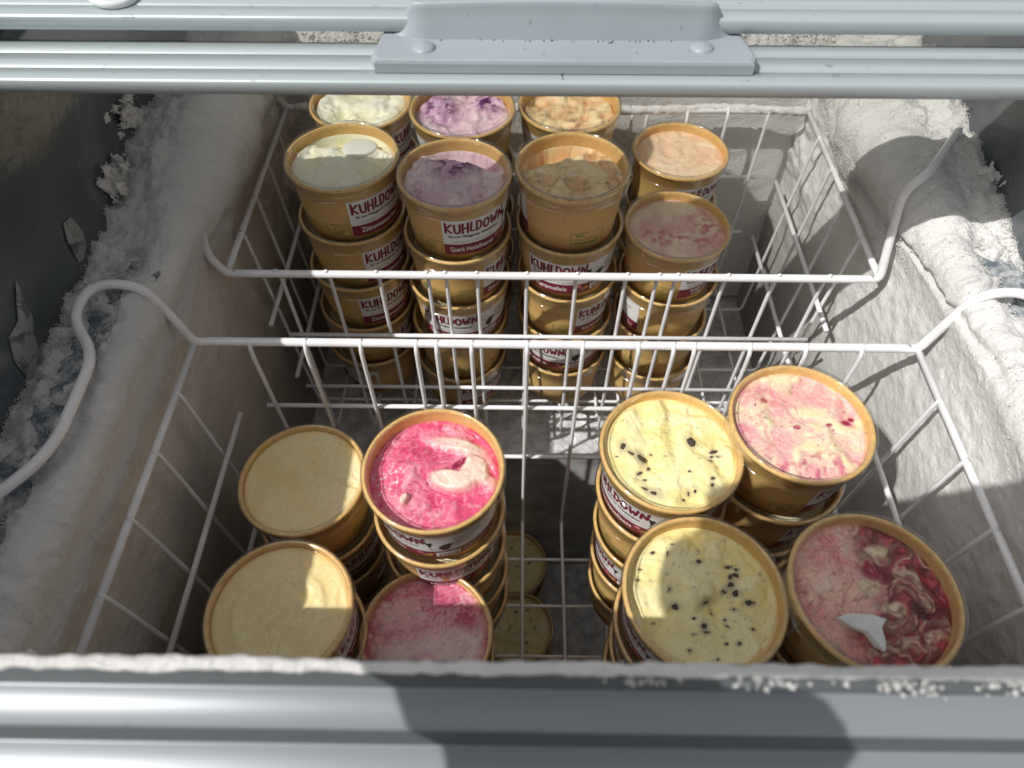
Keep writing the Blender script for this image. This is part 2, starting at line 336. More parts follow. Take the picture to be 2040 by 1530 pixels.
def side_frost(side,seed):
    s,a,H,na,nH=profile(.0011); ys=np.arange(.05,.665,.0012)
    S,Y=np.meshgrid(s,ys,indexing='ij'); sh=(len(s),len(ys))
    A=np.broadcast_to(a[:,None],sh);HH=np.broadcast_to(H[:,None],sh);NA=np.broadcast_to(na[:,None],sh);NH=np.broadcast_to(nH[:,None],sh)
    ledge=1-ss(.040,.062,S); corner=np.exp(-((S-.047)/.016)**2); wall=ss(.05,.08,S)
    lo=fbm(S*22,Y*14,seed,4); md=fbm(S*75,Y*70,seed+7,3,.6); hi=fbm(S*190,Y*190,seed+9,3,.6); bil=np.abs(fbm(S*48,Y*40,seed+21,3,.55))
    back=ss(.36,.45,Y)
    T=.0045*corner+.0035*(1-wall)
    T=T+.012*np.exp(-(S/.012)**2)*ss(-.2,.6,fbm(Y*35,1.,seed+5,4))     # frost creeping up the panel foot
    T=T+ledge*(lo*.010-.0012+.006*back)+ledge*md*.0035
    if side<0:
        T=T+.024*np.exp(-((Y-.47)/.070)**2)*(1-ss(.060,.082,S+.010*md))*(.8+.5*lo)          # thick snowy mound
        T=T+.014*ss(.5,.6,Y)*(1-ss(.055,.085,S+.01*md))
        T=T+ledge*(-.010)*np.exp(-((Y-.27)/.055)**2)*1.5*np.exp(-((S-.020)/.016)**2)*ss(-.35,.2,fbm(S*70,Y*55,seed+3,3))   # bare patches by the handle
        T=T+ledge*(-.010)*ss(.23,.15,Y)*1.5*(1-ss(.022,.036,S))*ss(-.4,.2,fbm(S*60,Y*50,seed+31,3))
    else:
        T=T+.024*np.exp(-((Y-.53)/.085)**2)*(1-ss(.06,.12,S))*(.8+.6*lo)
        T=T+.006*np.exp(-((Y-.40)/.05)**2)*(1-ss(.05,.10,S))
        T=T+ledge*(-.013)*np.exp(-((Y-.345)/.035)**2)*np.exp(-((S-.016)/.014)**2)*ss(-.5,.1,fbm(S*70,Y*60,seed+3,3))
        # a ragged crack running down the ridge
        cr=.052+.02*(Y-.3)/.2+.006*fbm(Y*30,0,seed,3); T=T-.005*np.exp(-((S-cr)/.0022)**2)*ss(.22,.27,Y)*(1-ss(.40,.44,Y))
    streak=fbm(S*7+Y*18,Y*48-S*12,seed+2,2)            # scraped streaks in the wall frost
    wl=.0030+.0026*lo+.0004*streak+.0002*md
    fall=1-ss(.10,.26,S)
    T=T+wall*(wl+fall*.0015*md)
    # feathery build-up at the back corner
    T=T+wall*(1-ss(.13,.30,S))*.010*ss(.47,.60,Y)*(.6+lo)
    T=T+wall*.004*np.exp(-((Y-.43-.03*fbm(S*12,0,seed,2))/.012)**2)*(1-ss(.2,.3,S))
    T=T+(hi*.0017+.0060*(.22-bil)*(.35+.65*back))*(1-wall)*(T>.0005)
    T=np.where(S<.002,np.maximum(T,-.001),T)
    am=A+T*NA; Hm=HH+T*NH
    P=np.stack([X0+side*am,Y,EYE-Hm],-1)
    depth_fade=np.clip(.08+.92*(1-ss(.09,.33,S+.05*lo))+.05*streak+.04*md,0,1)      # thinner frost deeper down, with the wall's deepening shade painted into the colour
    col=mixc(C(.42,.41,.405),C(1,1,1),depth_fade)
    if side<0: col=col*C(1,.94,.875)*.9  # warm, darker shade tone of the left wall painted into its frost
    if side>0: P=P[::-1]; col=col[::-1]
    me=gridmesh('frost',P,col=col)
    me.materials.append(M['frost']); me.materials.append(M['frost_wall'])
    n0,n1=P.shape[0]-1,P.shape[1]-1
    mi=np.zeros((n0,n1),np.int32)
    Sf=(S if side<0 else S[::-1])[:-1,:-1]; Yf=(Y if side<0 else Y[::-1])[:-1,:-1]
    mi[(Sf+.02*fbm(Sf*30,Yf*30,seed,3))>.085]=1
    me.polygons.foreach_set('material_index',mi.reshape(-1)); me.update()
    o=obj('frost',me)
    o['kind']='stuff'; o['label']=('thick frost on the left ledge and inner wall in shade' if side<0 else 'sunlit frost crusted over the right ledge and inner wall'); o['category']='frost'
    # crystals: scattered where the surface is thinly frosted or noisy, growing on the edges
    pr_=(1.6*np.exp(-((T-.0006)/.0007)**2)*ledge+.8*np.exp(-(S/.006)**2)+.9*np.exp(-((S-.068)/.008)**2)*back+.05*ledge)*np.clip(.35+md*1.4,0.02,2)
    pr_=pr_.reshape(-1); pr_/=pr_.sum()
    P0=np.stack([X0+side*(A+(T+.0004)*NA),Y,EYE-(HH+(T+.0004)*NH)],-1).reshape(-1,3)
    k=rng.choice(len(pr_),18000,p=pr_); q=P0[k]+rng.normal(0,.0010,(18000,3))
    o=obj('frost_crystals',granules('frost_crystals',q,rng.uniform(.0002,.0006,18000),M['frost']),M['frost'])
    o['kind']='stuff'; o['label']='loose frost crystals on the %s ledge'%('left' if side<0 else 'right'); o['category']='frost'
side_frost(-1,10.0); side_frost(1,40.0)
# back ledge and back wall frost
def back_frost():
    xs=np.arange(X0-AP,X0+AP,.0018); base=[(YP,HL-.001),(YB+.01,HL-.001),(YB,HL+.008),(YB,.66)]
    base=np.array(base); d=np.r_[0,np.cumsum(np.linalg.norm(np.diff(base,axis=0),axis=1))]; s=np.arange(0,d[-1],.0018)
    y=np.interp(s,d,base[:,0]);H=np.interp(s,d,base[:,1]); S,Xg=np.meshgrid(s,xs,indexing='ij')
    led=1-ss(.055,.075,S); lo=fbm(S*25,Xg*18,60.,4); md=fbm(S*75,Xg*75,63.,3,.6); hi=fbm(S*170,Xg*170,64.,2)
    T=.011*led*(1+.9*lo)+.004+.003*lo*(1-led)+.0022*md*led+.0008*hi*led+.008*np.exp(-((S-.062)/.012)**2)*(1+md)
    T=T*(1-.9*(Xg<X0-.30)) 
    yy=y[:,None]-T*ss(.05,.075,S); HH=H[:,None]-T*(1-ss(.05,.08,S))
    P=np.stack([Xg,yy,EYE-HH],-1)
    o=obj('frost',gridmesh('frost',P),M['frost']); o['kind']='stuff'; o['label']='frost along the back ledge seen in the gap between the lids'; o['category']='frost'
    pr_=(np.exp(-((S-.066)/.01)**2)+.3*led)*(1+md); pr_=np.clip(pr_,0,None).reshape(-1); pr_/=pr_.sum()
    k=rng.choice(len(pr_),7000,p=pr_); q=P.reshape(-1,3)[k]+rng.normal(0,.001,(7000,3))
    o=obj('frost_crystals',granules('c',q,rng.uniform(.0005,.0015,7000),None),M['frost']); o['kind']='stuff'; o['label']='frost crystals fringing the rear edge of the back basket'; o['category']='frost'
back_frost()
# lumpy frost bead on the inner edge of the front rail, with broken clumps to the right
def front_frost():
    xs=np.linspace(X0-.34,X0+.34,700); a=np.linspace(-.5,math.pi+.6,16); Xg,Ag=np.meshgrid(xs,a,indexing='ij')
    r=.0019*(1+.55*fbm(Xg*150,Ag*.8,70.,4)+.45*fbm(Xg*26,0,71.,3)+.35*ss(.12,.22,Xg))
    P=np.stack([Xg,.0518-r*np.cos(Ag)*1.0+.0005*fbm(Xg*30,1,72.,2),EYE-.2035+r*.9*np.sin(Ag)],-1)
    o=obj('frost',gridmesh('frost',P[::-1]),M['frost']); o['kind']='stuff'; o['label']='white frost bead along the inner edge of the front rail'; o['category']='frost'
    q=[];rr=[]
    for i in range(2600):
        x=rng.uniform(.02,.25); den=max(0,perlin(x*60,3.3,1.)+.15)*.5+ss(.12,.17,x)*.9*max(0,perlin(x*90,1.3,2.)+.45)+.05
        if rng.random()>den: continue
        y=.0515-abs(rng.normal(0,.0016)); q.append((x,y,EYE-.2025+rng.uniform(-.0015,.0004)-(.0515-y)*1.0)); rr.append(rng.uniform(.0003,.0010+.0005*ss(.12,.2,x)))
    o=obj('frost_crystals',granules('c',np.array(q),np.array(rr),None),M['frost']); o['kind']='stuff'; o['label']='broken frost crumbs on the dark channel of the front rail'; o['category']='frost'
front_frost()
# cauliflower-like frost pieces and clear ice stuck on the side panels
def clump(center,sx,sy,sz,n,r,label,name='frost_clump',mat=None,seed=0):
    g2=np.random.default_rng(seed); c=np.array(center); ce=g2.normal(0,.5,(26,3)); q=ce[g2.integers(26,size=n)]+g2.normal(0,1,(n,3))*g2.uniform(.08,.2,(n,1))
    q=q*np.array([sx,sy,sz]); q[:,2]+=-q[:,1]*.3
    o=obj(name,granules(name,q,g2.uniform(r*.5,r*1.5,n),None),mat or M['frost'],loc=tuple(c)); o['label']=label; o['category']='frost'
    m=o.modifiers.new('fuse','REMESH'); m.mode='VOXEL'; m.voxel_size=.00075; m.use_smooth_shade=True; return o
XL=X0-AP; XR=X0+AP
def onpanel(px,py,X):
    d=at(px,py,1.0); return d*(X/d[0])
c=onpanel(232,355,XL+.004); clump((c[0],c[1],EYE+c[2]),.006,.018,.020,2400,.0009,'knobbly frost lump stuck to the left side panel beside the snowy mound',seed=1)
c=onpanel(262,235,XL+.004); clump((c[0],c[1],EYE+c[2]),.006,.018,.012,1600,.0008,'small crumbly frost patch at the top of the left frost mound',seed=2)
c=onpanel(1968,352,XR-.004); clump((c[0],c[1],EYE+c[2]),.005,.010,.010,900,.0007,'small frost nub on the right side panel',seed=3)
c=onpanel(1925,380,XR-.004); clump((c[0],c[1],EYE+c[2]),.012,.020,.012,2200,.0008,'crumbly frost edge where the right mound meets the side panel',seed=4)
def shard(px,py,X,side,out,label,seed):
    g2=np.random.default_rng(seed); c=onpanel(px,py,X); V=[];n=len(out)
    for k in range(2):
        for (dy,dz) in out: V.append((-side*(.0007+.0016*k+.0004*g2.random()),dy*(1-.25*k),dz*(1-.25*k)))
    V.append((-side*.003,0,0)); F=[(i,(i+1)%n,n+(i+1)%n,n+i) for i in range(n)]+[(n+i,n+(i+1)%n,2*n) for i in range(n)]
    o=obj('ice_shard',mesh('ice_shard',V,F),M['shard'],loc=(c[0],c[1],EYE+c[2])); o['label']=label; o['category']='ice'
shard(148,475,XL,-1,[(-.010,-.012),(-.004,-.014),(.006,-.010),(.010,0),(.007,.012),(-.002,.014),(-.008,.004)],'small translucent ice flake on the left side panel',1)
shard(38,655,XL,-1,[(-.02,-.026),(-.006,-.030),(.004,-.012),(.012,-.004),(.020,.020),(.012,.014),(.002,.004),(-.010,.004),(-.018,-.008)],'large jagged ice smear on the left side panel',2)

# ------------------------------------------------------------------ wire baskets
def basket(YBk,YFr,Hr,Hfl,bars,label,hl,hr,frosted=False):
    root=empty('wire_basket',W(X0,(YBk+YFr)/2,Hfl),label,'basket','white wire baskets hung in the freezer')
    inv=Matrix.Translation(-root.location)
    def part(n,me,mt):
        o=obj(n,me,mt,root); o.matrix_parent_inverse=inv; return o
    hw=.2525; rr=.0032; xl,xr=X0-hw,X0+hw; z=EYE-Hr
    for nm,(y) in (('rim_rod',YFr),('rim_rod',YBk)): pass
    # endless rod: rims joined over the ledge by the bent handles
    path=[(xl,YBk,z),(xr,YBk,z)]
    full=[(xl+.012,YBk,z)]+[(xr-.012,YBk,z)]+[(X0+a,y,EYE-h) for a,y,h in hr]+[(xr-.012,YFr,z),(xl+.012,YFr,z)]+[(X0-a,y,EYE-h) for a,y,h in hl]
    pts=round_path(full+[full[0]],.014,6)
    # subdivide the long straight runs
    part('rim_frame',tube('rim_frame',pts[:-1],rr,12,closed=True),M['wire'])
    for sx in (xl,xr):
        part('side_rod',tube('side_rod',[(sx,YBk-.003,z),(sx,YFr+.003,z)],.0026,10),M['wire'])
    zf=EYE-Hfl; rw=.00165; ins=.004
    dn=[(0,YBk+.0006,z+.0036),(0,YBk-.0044,z-.002),(0,YBk-.0052,z-.014),(0,YBk-.006,zf),(0,YFr+.006,zf),(0,YFr+.0052,z-.014),(0,YFr+.0044,z-.002),(0,YFr-.0006,z+.0036)]
    me=tube('wire',round_path(dn,.006,5),rw,8)
    for i in range(1,13): 
        o=part('wire',me,M['wire']); o.location=(xl+2*hw*i/13,0,0)
    for t in (.336,.664):
        o=part('wire',me,M['wire']); o.location=(xl+2*hw*t,0,0)
    me=tube('cross_wire',round_path([(xl+.0004,0,z+.0030),(xl+.0022,0,z-.003),(xl+.0035,0,z-.03),(xl+.012,0,zf-.0033),(xr-.012,0,zf-.0033),(xr-.0035,0,z-.03),(xr-.0022,0,z-.003),(xr-.0004,0,z+.0030)],.006,5),rw,8)
    for i in range(1,5):
        o=part('cross_wire',me,M['wire']); o.location=(0,YFr+(YBk-YFr)*i/5,0)
    for k,H in enumerate(bars):
        zz=EYE-H; e=.030-.004*k
        mb=tube('bar',[(xl+e,0,0),(xr-e,0,0)],.0019,8)
        o=part('bar',mb,M['wire']); o.location=(0,YBk-.0022,zz)
        o=part('bar',mb,M['wire']); o.location=(0,YFr+.0022,zz)
        ms=tube('side_bar',[(0,YFr+.012,0),(0,YBk-.010,0)],.0022,8)
        for sx,sg in ((xl,1),(xr,-1)):
            o=part('side_bar',ms,M['wire']); o.location=(sx+sg*(.0105+.004*k),0,zz)
    if frosted:
        o=part('frost_sleeve',tube('frost_sleeve',[(x,YBk+.002*math.sin(x*40),z+.001) for x in np.linspace(xl+.01,xr,260)],.0040,10,jit=.55),M['frost'])
        o.data.materials[0]=M['frost']
    return root
HNDF=[(.2525,.311,.375),(.268,.314,.322),(.297,.311,.317),(.299,.283,.317),(.274,.252,.317),(.272,.197,.317),(.277,.179,.317),(.298,.150,.317),(.298,.118,.317),(.274,.100,.330),(.2525,.084,.375)]
basket(.312,.084,.375,.645,(.450,.525),'front wire basket holding vanilla, berry and chocolate chip ice cream cups',
       hl=HNDF[::-1],hr=HNDF)
_a=lambda x,y,h,s:(s*(at(x,y,h)[0]-X0),at(x,y,h)[1],h)
HNDB=[(.2525,.3875,.383),_a(1768,495,.358,1),_a(1800,382,.314,1),_a(1850,345,.299,1),(.300,.462,.300),(.306,.50,.322),(.280,.56,.318),(.270,.60,.33),(.2525,.614,.383)]
basket(.615,.3875,.383,.612,(.458,.533),'rear wire basket half under the lid, its back rim crusted with frost',
       hl=[(.2525,.3875,.383),_a(409,505,.362,-1),_a(399,430,.332,-1),(.272,.455,.330),(.298,.50,.325),(.280,.56,.325),(.270,.60,.335),(.2525,.614,.383)],hr=HNDB[::-1],frosted=True)

# ------------------------------------------------------------------ sliding lids
def lid(yf,yb,H,th,label,handle=False):
    root=empty('sliding_lid',W(X0,yf,H),label,'lid','sliding glass lids'); inv=Matrix.Translation(-root.location)
    def part(n,me,mt,par=None):
        o=obj(n,me,mt,par or root)
        if par is None:o.matrix_parent_inverse=inv
        return o
    z=EYE-H; hw=.46; wd=.0400
    # front bar: grooved top, plain front face
    pf=[(yf+.003,z-th),(yf,z-th+.0015),(yf,z-.0012),(yf+.0010,z),(yf+.0115,z),(yf+.0118,z-.0007),(yf+.0124,z-.0007),(yf+.0127,z),(yf+.0262,z),(yf+.0265,z-.0007),(yf+.0271,z-.0007),(yf+.0274,z),(yf+wd-.001,z),(yf+wd,z-.001),(yf+wd,z-th),(yf+.003,z-th)]
    xs=np.linspace(X0-hw,X0+hw,2); P=np.zeros((2,len(pf),3))
    for j,(y,zz) in enumerate(pf): P[:,j,0]=xs;P[:,j,1]=y;P[:,j,2]=zz
    me=gridmesh('front_bar',P,smooth=False); me.materials.append(M['alu']); me.materials.append(M['alu_face'])
    for i,p in enumerate(me.polygons):
        if i in (0,1): p.material_index=1
        if i in (5,9): p.material_index=1
    part('front_bar',me,None)
    part('back_bar',boxes('back_bar',[(X0-hw,X0+hw,yb-.03,yb,z-th,z)]),M['alu'])
    for s in (-1,1):
        a,b=sorted((X0+s*(AP+.026),X0+s*hw)); part('side_bar',boxes('side_bar',[(a,b,yf+wd+.0005,yb-.0305,z-th,z)]),M['alu'])
    part('glass_pane',boxes('glass_pane',[(X0-AP-.025,X0+AP+.025,yf+wd+.0008,yb-.0308,z-th*.6,z-th*.6+.0001)]),M['pane'])
    part('gasket',tube('gasket',[(X0-hw,yf+.012,z-th-.0006),(X0+hw,yf+.012,z-th-.0006)],.0018,6),M['rubber'])
    if handle:
        x0,x1=at(726,140,H-.009)[0],at(1526,140,H-.009)[0]; xm=(x0+x1)/2; L=(x1-x0)/2; y0,y1=yf+.0080,yf+.0412
        V=[];F=[]
        # plate with chamfered ends, bevelled all round
        def ring(ins,zz):
            c=.006; i0,i1=x0+ins,x1-ins; j0,j1=y0+ins*.7,y1-ins
            return [(i0+c*.4,j0,zz),(i1-c*.4,j0,zz),(i1,j0+c,zz),(i1-.004,j1,zz),(i0+.004,j1,zz),(i0,j0+c,zz)]
        for ins,zz in ((0,z+.0004),(0,z+.0052),(.0009,z+.0066),(.0024,z+.0072)): V+=ring(ins,zz)
        for k in range(3):
            for i in range(6): F.append((k*6+i,k*6+(i+1)%6,(k+1)*6+(i+1)%6,(k+1)*6+i))
        F.append(tuple(18+i for i in range(6)))
        hp=part('handle',mesh('handle',V,F,False),M['plastic'])
        # upright curved finger grip
        n=90; us=np.linspace(-1,1,n); gw=(at(1467,70,H-.007)[0]-at(795,70,H-.007)[0])/2
        hh=.0180*(1-.13*us**2)*ss(1.0,.86,np.abs(us))+.0004
        prof=[(0,0),(.0010,.25),(.0028,.55),(.0040,.80),(.0042,.93),(.0052,1.0),(.0068,1.0),(.0078,.92),(.0080,.5),(.0085,0)]
        P=np.zeros((n,len(prof),3)); taper=ss(1.0,.80,np.abs(us))
        for j,(dy,f) in enumerate(prof):
            P[:,j,0]=xm+us*gw; P[:,j,1]=y1-.012+dy+(1-taper)*.004; P[:,j,2]=z+.0071+hh*f
        o=part('grip',gridmesh('grip',P[::-1]),M['plastic'],hp); o.matrix_parent_inverse=Matrix.Identity(4)
        for px in (845,1398):
            q=at(px,98,H-.0065); a=[(.0062*math.cos(t),.0026*math.sin(t)) for t in np.linspace(0,math.pi/2,6)]
            o=part('rivet',lathe('rivet',a,28),M['plastic'],hp); o.location=(q[0],q[1],z+.0070)
        q=np.array([(rng.uniform(x0+.03,x1-.03),y1-.0128+rng.uniform(-.0008,.0002),z+.0074) for _ in range(26)]+[(at(1216,86,H-.007)[0]+rng.normal(0,.0008),at(1216,86,H-.007)[1]+rng.normal(0,.0004),z+.0073) for _ in range(9)]+[(at(1120,145,H)[0]+rng.normal(0,.0003),at(1120,150,H)[1]+rng.normal(0,.002),z+.0002) for _ in range(10)])
        o=part('dirt_specks',granules('dirt',q,rng.uniform(.00018,.0005,len(q)),None),M['rubber'],hp); o['kind']='stuff'
    return root
l1=lid(.3368,.93,.195,.0090,'front sliding glass lid pushed back, with the grey plastic grip handle',True)
l2=lid(.3712,1.00,.1790,.0090,'rear sliding glass lid behind the handle, mostly out of view')
for o in (l1,):   # handle children were placed in world coordinates
    pass
# white loop hanging over the rear lid bar
q=at(222,12,.179); ang=[R(a) for a in range(150,400,10)]
pth=[(q[0]+.0105*math.cos(a),q[1]+.006+.0095*math.sin(a),EYE-.1765-.001*math.cos(a)) for a in ang]
o=obj('cord_ring',tube('cord_ring',pth,.0021,10),pr('white_plastic',(.72,.74,.75),.3)); o['label']='white plastic ring lying on the rear lid bar at the upper left'; o['category']='ring'

# ------------------------------------------------------------------ cup parts
CH=.056; R0=.0376; R1=.0428
def cone_r(z): return R0+(R1-R0)*z/.052
body=lathe('cup_body',[(R0-.0030,.0035),(R0-.0012,.0030),(R0-.0008,0),(R0,.0),(cone_r(.02),.02),(R1,.0520),(R1+.0006,.0528),(R1+.0014,.0531),(R1+.0022,.0541),(R1+.0017,.0554),(R1+.0004,.0560),(R1-.0006,.0553),(R1-.0008,.0535),(cone_r(.03)-.0009,.03),(R0-.0015,.004)],96)
co=np.zeros(len(body.vertices)*3); body.vertices.foreach_get('co',co); co=co.reshape(-1,3); an=np.degrees(np.arctan2(co[:,1],co[:,0])); k=(np.abs(an-1.5)<2.5)&(co[:,2]<.0515)&(np.hypot(co[:,0],co[:,1])>R0+.0002); co[k,:2]*=1.011; body.vertices.foreach_set('co',co.ravel()); body.update()
body.materials.append(M['kraft']); body.materials.append(M['kraft_rim'])
for i,p in enumerate(body.polygons):
    if 5<=(i%14)<=12-1: p.material_index=1
base_disc=lathe('cup_base',[(0.0001,.0036),(R0-.0012,.0036)],48); base_disc.materials.append(M['kraft'])
LR=.0458
lidme=lathe('lid',[(.0001,.0544),(.0385,.0544),(.0402,.0541),(.0409,.0546),(.0414,.0572),(.0424,.0582),(.0444,.0581),(.0453,.0572),(.0456,.0545),(.0451,.0535),(.0449,.0520),(.0452,.0508),(.0449,.0496),(.0448,.0462),(.0455,.0452),(.0460,.0449)],96)
def emb():   # small embossed marks on the lid
    V=[];F=[]
    return
def bend(P,a0,aspan,z0,z1,off):
    """flat label coordinates (u right 0..1, v up 0..1, lift) -> round the cup; angle 0 faces the camera (-Y)"""
    P=np.asarray(P,float); ang=np.radians(a0+P[:,0]*aspan); z=z0+P[:,1]*(z1-z0); r=cone_r(z)+off+P[:,2]
    return np.stack([r*np.sin(ang),-r*np.cos(ang),z],1)
LA=150.0; LZ0,LZ1=.0060,.0425
lidme.materials.append(M['lid']); lidme.materials.append(M['lid_top'])
for i,p in enumerate(lidme.polygons):
    if (i%(len(lidme.polygons)//96))<3: p.material_index=1
ASP=(math.radians(LA)*.0405)/(LZ1-LZ0)       # label width / height
def strokes(name,lines,wd,off,mat):
    V=[];F=[];k=0
    for pts in lines:
        k+=1; P=[np.array(p,float) for p in pts]
        # resample
        Q=[P[0]]
        for a,b in zip(P[:-1],P[1:]):
            n=max(1,int(np.hypot((b-a)[0]*ASP,(b-a)[1])/.06))
            for t in range(1,n+1): Q.append(a+(b-a)*t/n)
        lift=.00002*(k%7)
        for i,p in enumerate(Q):
            a=Q[max(0,i-1)];b=Q[min(len(Q)-1,i+1)]; d=np.array([(b-a)[0]*ASP,(b-a)[1]]); d/=max(1e-9,np.hypot(*d)); nx,ny=-d[1],d[0]
            V.append((p[0]+nx*wd/2/ASP,p[1]+ny*wd/2,lift)); V.append((p[0]-nx*wd/2/ASP,p[1]-ny*wd/2,lift))
        b0=len(V)-2*len(Q)
        for i in range(len(Q)-1): F.append((b0+2*i,b0+2*i+1,b0+2*i+3,b0+2*i+2))
        for e,(p) in enumerate((Q[0],Q[-1])):      # round ends
            c0=len(V); lift2=lift+.00001
            for t in range(10): V.append((p[0]+math.cos(t*.6283)*wd/2/ASP,p[1]+math.sin(t*.6283)*wd/2,lift2))
            F.append(tuple(c0+t for t in range(10)))
    V=bend(V,0,LA,LZ0,LZ1,off); return mesh(name,V,F,False)
def poly(name,polys,off,n_sub=1):
    V=[];F=[]
    for k,P in enumerate(polys):
        b=len(V); c=np.mean(np.array(P,float),0); V.append((c[0],c[1],.00002*k))
        for p in P: V.append((p[0],p[1],.00002*k))
        n=len(P)
        for i in range(n): F.append((b,b+1+i,b+1+(i+1)%n))
    V=bend(V,0,LA,LZ0,LZ1,off); return mesh(name,V,F,False)
_tc={}
def text_flat(s):
    if s in _tc: return _tc[s]
    cu=bpy.data.curves.new('t','FONT'); cu.body=s; cu.resolution_u=2; o=bpy.data.objects.new('t',cu); COL.objects.link(o)
    dg=bpy.context.evaluated_depsgraph_get(); dg.update(); m=o.evaluated_get(dg).to_mesh()
    V=np.array([v.co[:] for v in m.vertices]); F=[tuple(p.vertices) for p in m.polygons]; o.evaluated_get(dg).to_mesh_clear(); bpy.data.objects.remove(o); bpy.data.curves.remove(cu)
    V[:,0]-=V[:,0].min(); _tc[s]=(V,F); return _tc[s]
def texts(name,items,off):
    """items: (string,u,v,height,[bold],[slant]) with height in label heights"""
    VV=[];FF=[]
    for it in items:
        s,u,v,h=it[:4]; wmax=it[4] if len(it)>4 else None; bold=it[5] if len(it)>5 else 0
        V,F=text_flat(s); k=h/.72; wd=V[:,0].max()*k/ASP; kx=1 if not wmax else wmax/wd
        reps=[(0,0)] if not bold else [(0,0),(bold,0),(0,bold),(bold,bold)]
        for j,(dx,dy) in enumerate(reps):
            b=len(VV); VV+=[(u+(x*k+dx)/ASP*kx,v+y*k+dy,.00001*j) for x,y,_ in V]; FF+=[tuple(b+i for i in f) for f in F]
    V=bend(VV,0,LA,LZ0,LZ1,off); return mesh(name,V,FF,False)
n=60; uu=np.linspace(0,1,n)
def sheet(name,u0,u1,v0,v1,off,nv=3):
    us=np.linspace(u0,u1,max(2,int(60*(u1-u0))+2)); vs=np.linspace(v0,v1,nv); U,Vv=np.meshgrid(us,vs,indexing='ij')
    return gridmesh(name,bend(np.stack([U.ravel(),Vv.ravel(),0*U.ravel()],1),0,LA,LZ0,LZ1,off).reshape(len(us),nv,3))
paper=sheet('label',0,1,0,1,.00020)
band=sheet('colour_band',0,1,0,.31,.00035)
# hand-drawn brand letters, as strokes
def brand_lines():
    x=.025; L=[]; H0,H1=.66,.93
    def add(pts,w,dy=0,sx=1,rot=0):
        nonlocal x
        L.extend([[(x+p[0]*w*.93,H0+dy+p[1]*(H1-H0)) for p in q] for q in pts]); x+=w*.0+w+.0165
    arc=lambda cx,cy,rx,ry,a,b,n=9:[(cx+rx*math.cos(R(t)),cy+ry*math.sin(R(t))) for t in np.linspace(a,b,n)]
    add([[(.05,1.02),(.02,0)],[(.95,.88),(.10,.45),(.95,.02)]],.048,-.0)
    add([[(.0,.9),(.02,.4)]+arc(.5,.32,.48,.32,180,360)+[(1.0,.92)]],.043,-.01)
    add([[(.05,.98),(.0,0)],[(1.,1.02),(.95,.0)],[(.02,.48),(.97,.52)]],.042,-.01)
    add([[(.25,1.0),(.02,.1),(.9,.06)]],.028,0)
    add([[(.05,.98),(.0,.04)],[(-.02,.96),(.5,.95)]+arc(.45,.52,.52,.42,70,-70)+[(.0,.02)]],.040,.0)
    add([arc(.5,.47,.5,.44,90,450,16)],.046,.0)
    add([[(.0,.95),(.18,.05),(.5,.68),(.78,.05),(1.0,1.0)]],.058,.0)
    add([[(.02,.02),(.08,.92),(.86,.10),(1.0,1.08)]],.046,.02)
    return L
brand=strokes('brand_lettering',brand_lines(),.050,.00050,None)
FLAV={'lemon':['Zitronensorbet'],'blueberry':['Quark Heidelbeereis'],'caramel':['Karamelleis'],'strawberry':['Weiße Schokolade','Erdbeereis'],'vanilla':['Vanilleeis'],'berry':['Himbeereis'],'choc':['Stracciatellaeis'],'cherry':['Milcheis'],'peach':['Pfirsicheis']}
sub=texts('slogan',[('Eis von Wangerser Weidekühen',.045,.515,.075,.40,.004)],.00050)
addr=texts('address',[('DORFSTRASSE 11 · 21702 WANGERSEN',.075,.365,.042,.33)],.00050)
ingr=texts('small_print',[('Zutaten: MILCH,',.66,.86,.055),('Zucker, SAHNE,',.66,.775,.055),('MAGERMILCHPULVER,',.66,.69,.055),('Glukosesirup,',.66,.605,.055),('Stabilisator',.66,.52,.055)],.00050)
low=texts('storage_print',[('Bei -18 Grad lagern,',.72,.19,.05),('haltbar bis: siehe Boden',.72,.10,.05)],.00060)
vol=sheet('volume_box',.545,.70,.055,.255,.00050); volt=texts('volume_print',[('220ml',.560,.095,.115,.125,.005)],.00070)
cowp=poly('cow_drawing',[
 [(.488,.80),(.500,.78),(.515,.76),(.528,.78),(.535,.72),(.528,.66),(.522,.58),(.512,.52),(.510,.62),(.500,.70)],
 [(.565,.50),(.580,.60),(.605,.66),(.640,.68),(.665,.63),(.648,.58),(.640,.50),(.625,.40),(.608,.36),(.590,.38),(.578,.45)]],.00050)
cowl=strokes('cow_outline',[[(.525,.78),(.55,.80),(.58,.78),(.605,.72)],[(.53,.70),(.55,.66),(.575,.66)],[(.512,.52),(.520,.42),(.545,.35),(.58,.36)]],.012,.00045,None)
muz=strokes('cow_muzzle',[[(.525,.48),(.515,.42),(.53,.37),(.56,.37),(.572,.42),(.56,.46),(.54,.45)]],.016,.00048,None)
def ell(cx,cy,rx,ry,n=14): return [(cx+rx*math.cos(2*math.pi*i/n),cy+ry*math.sin(2*math.pi*i/n)) for i in range(n)]
fr1=poly('fruit_print',[ell(.445,.235,.022,.05)],.00055); fr2=poly('fruit_print',[ell(.485,.13,.028,.07)],.00052); fr3=poly('fruit_print',[ell(.512,.175,.015,.035)],.00062)
stamp=strokes('oval_stamp',[[(.80+.035*math.cos(t),.42+.06*math.sin(t)) for t in np.linspace(0,6.283,16)]],.010,.00055,None)
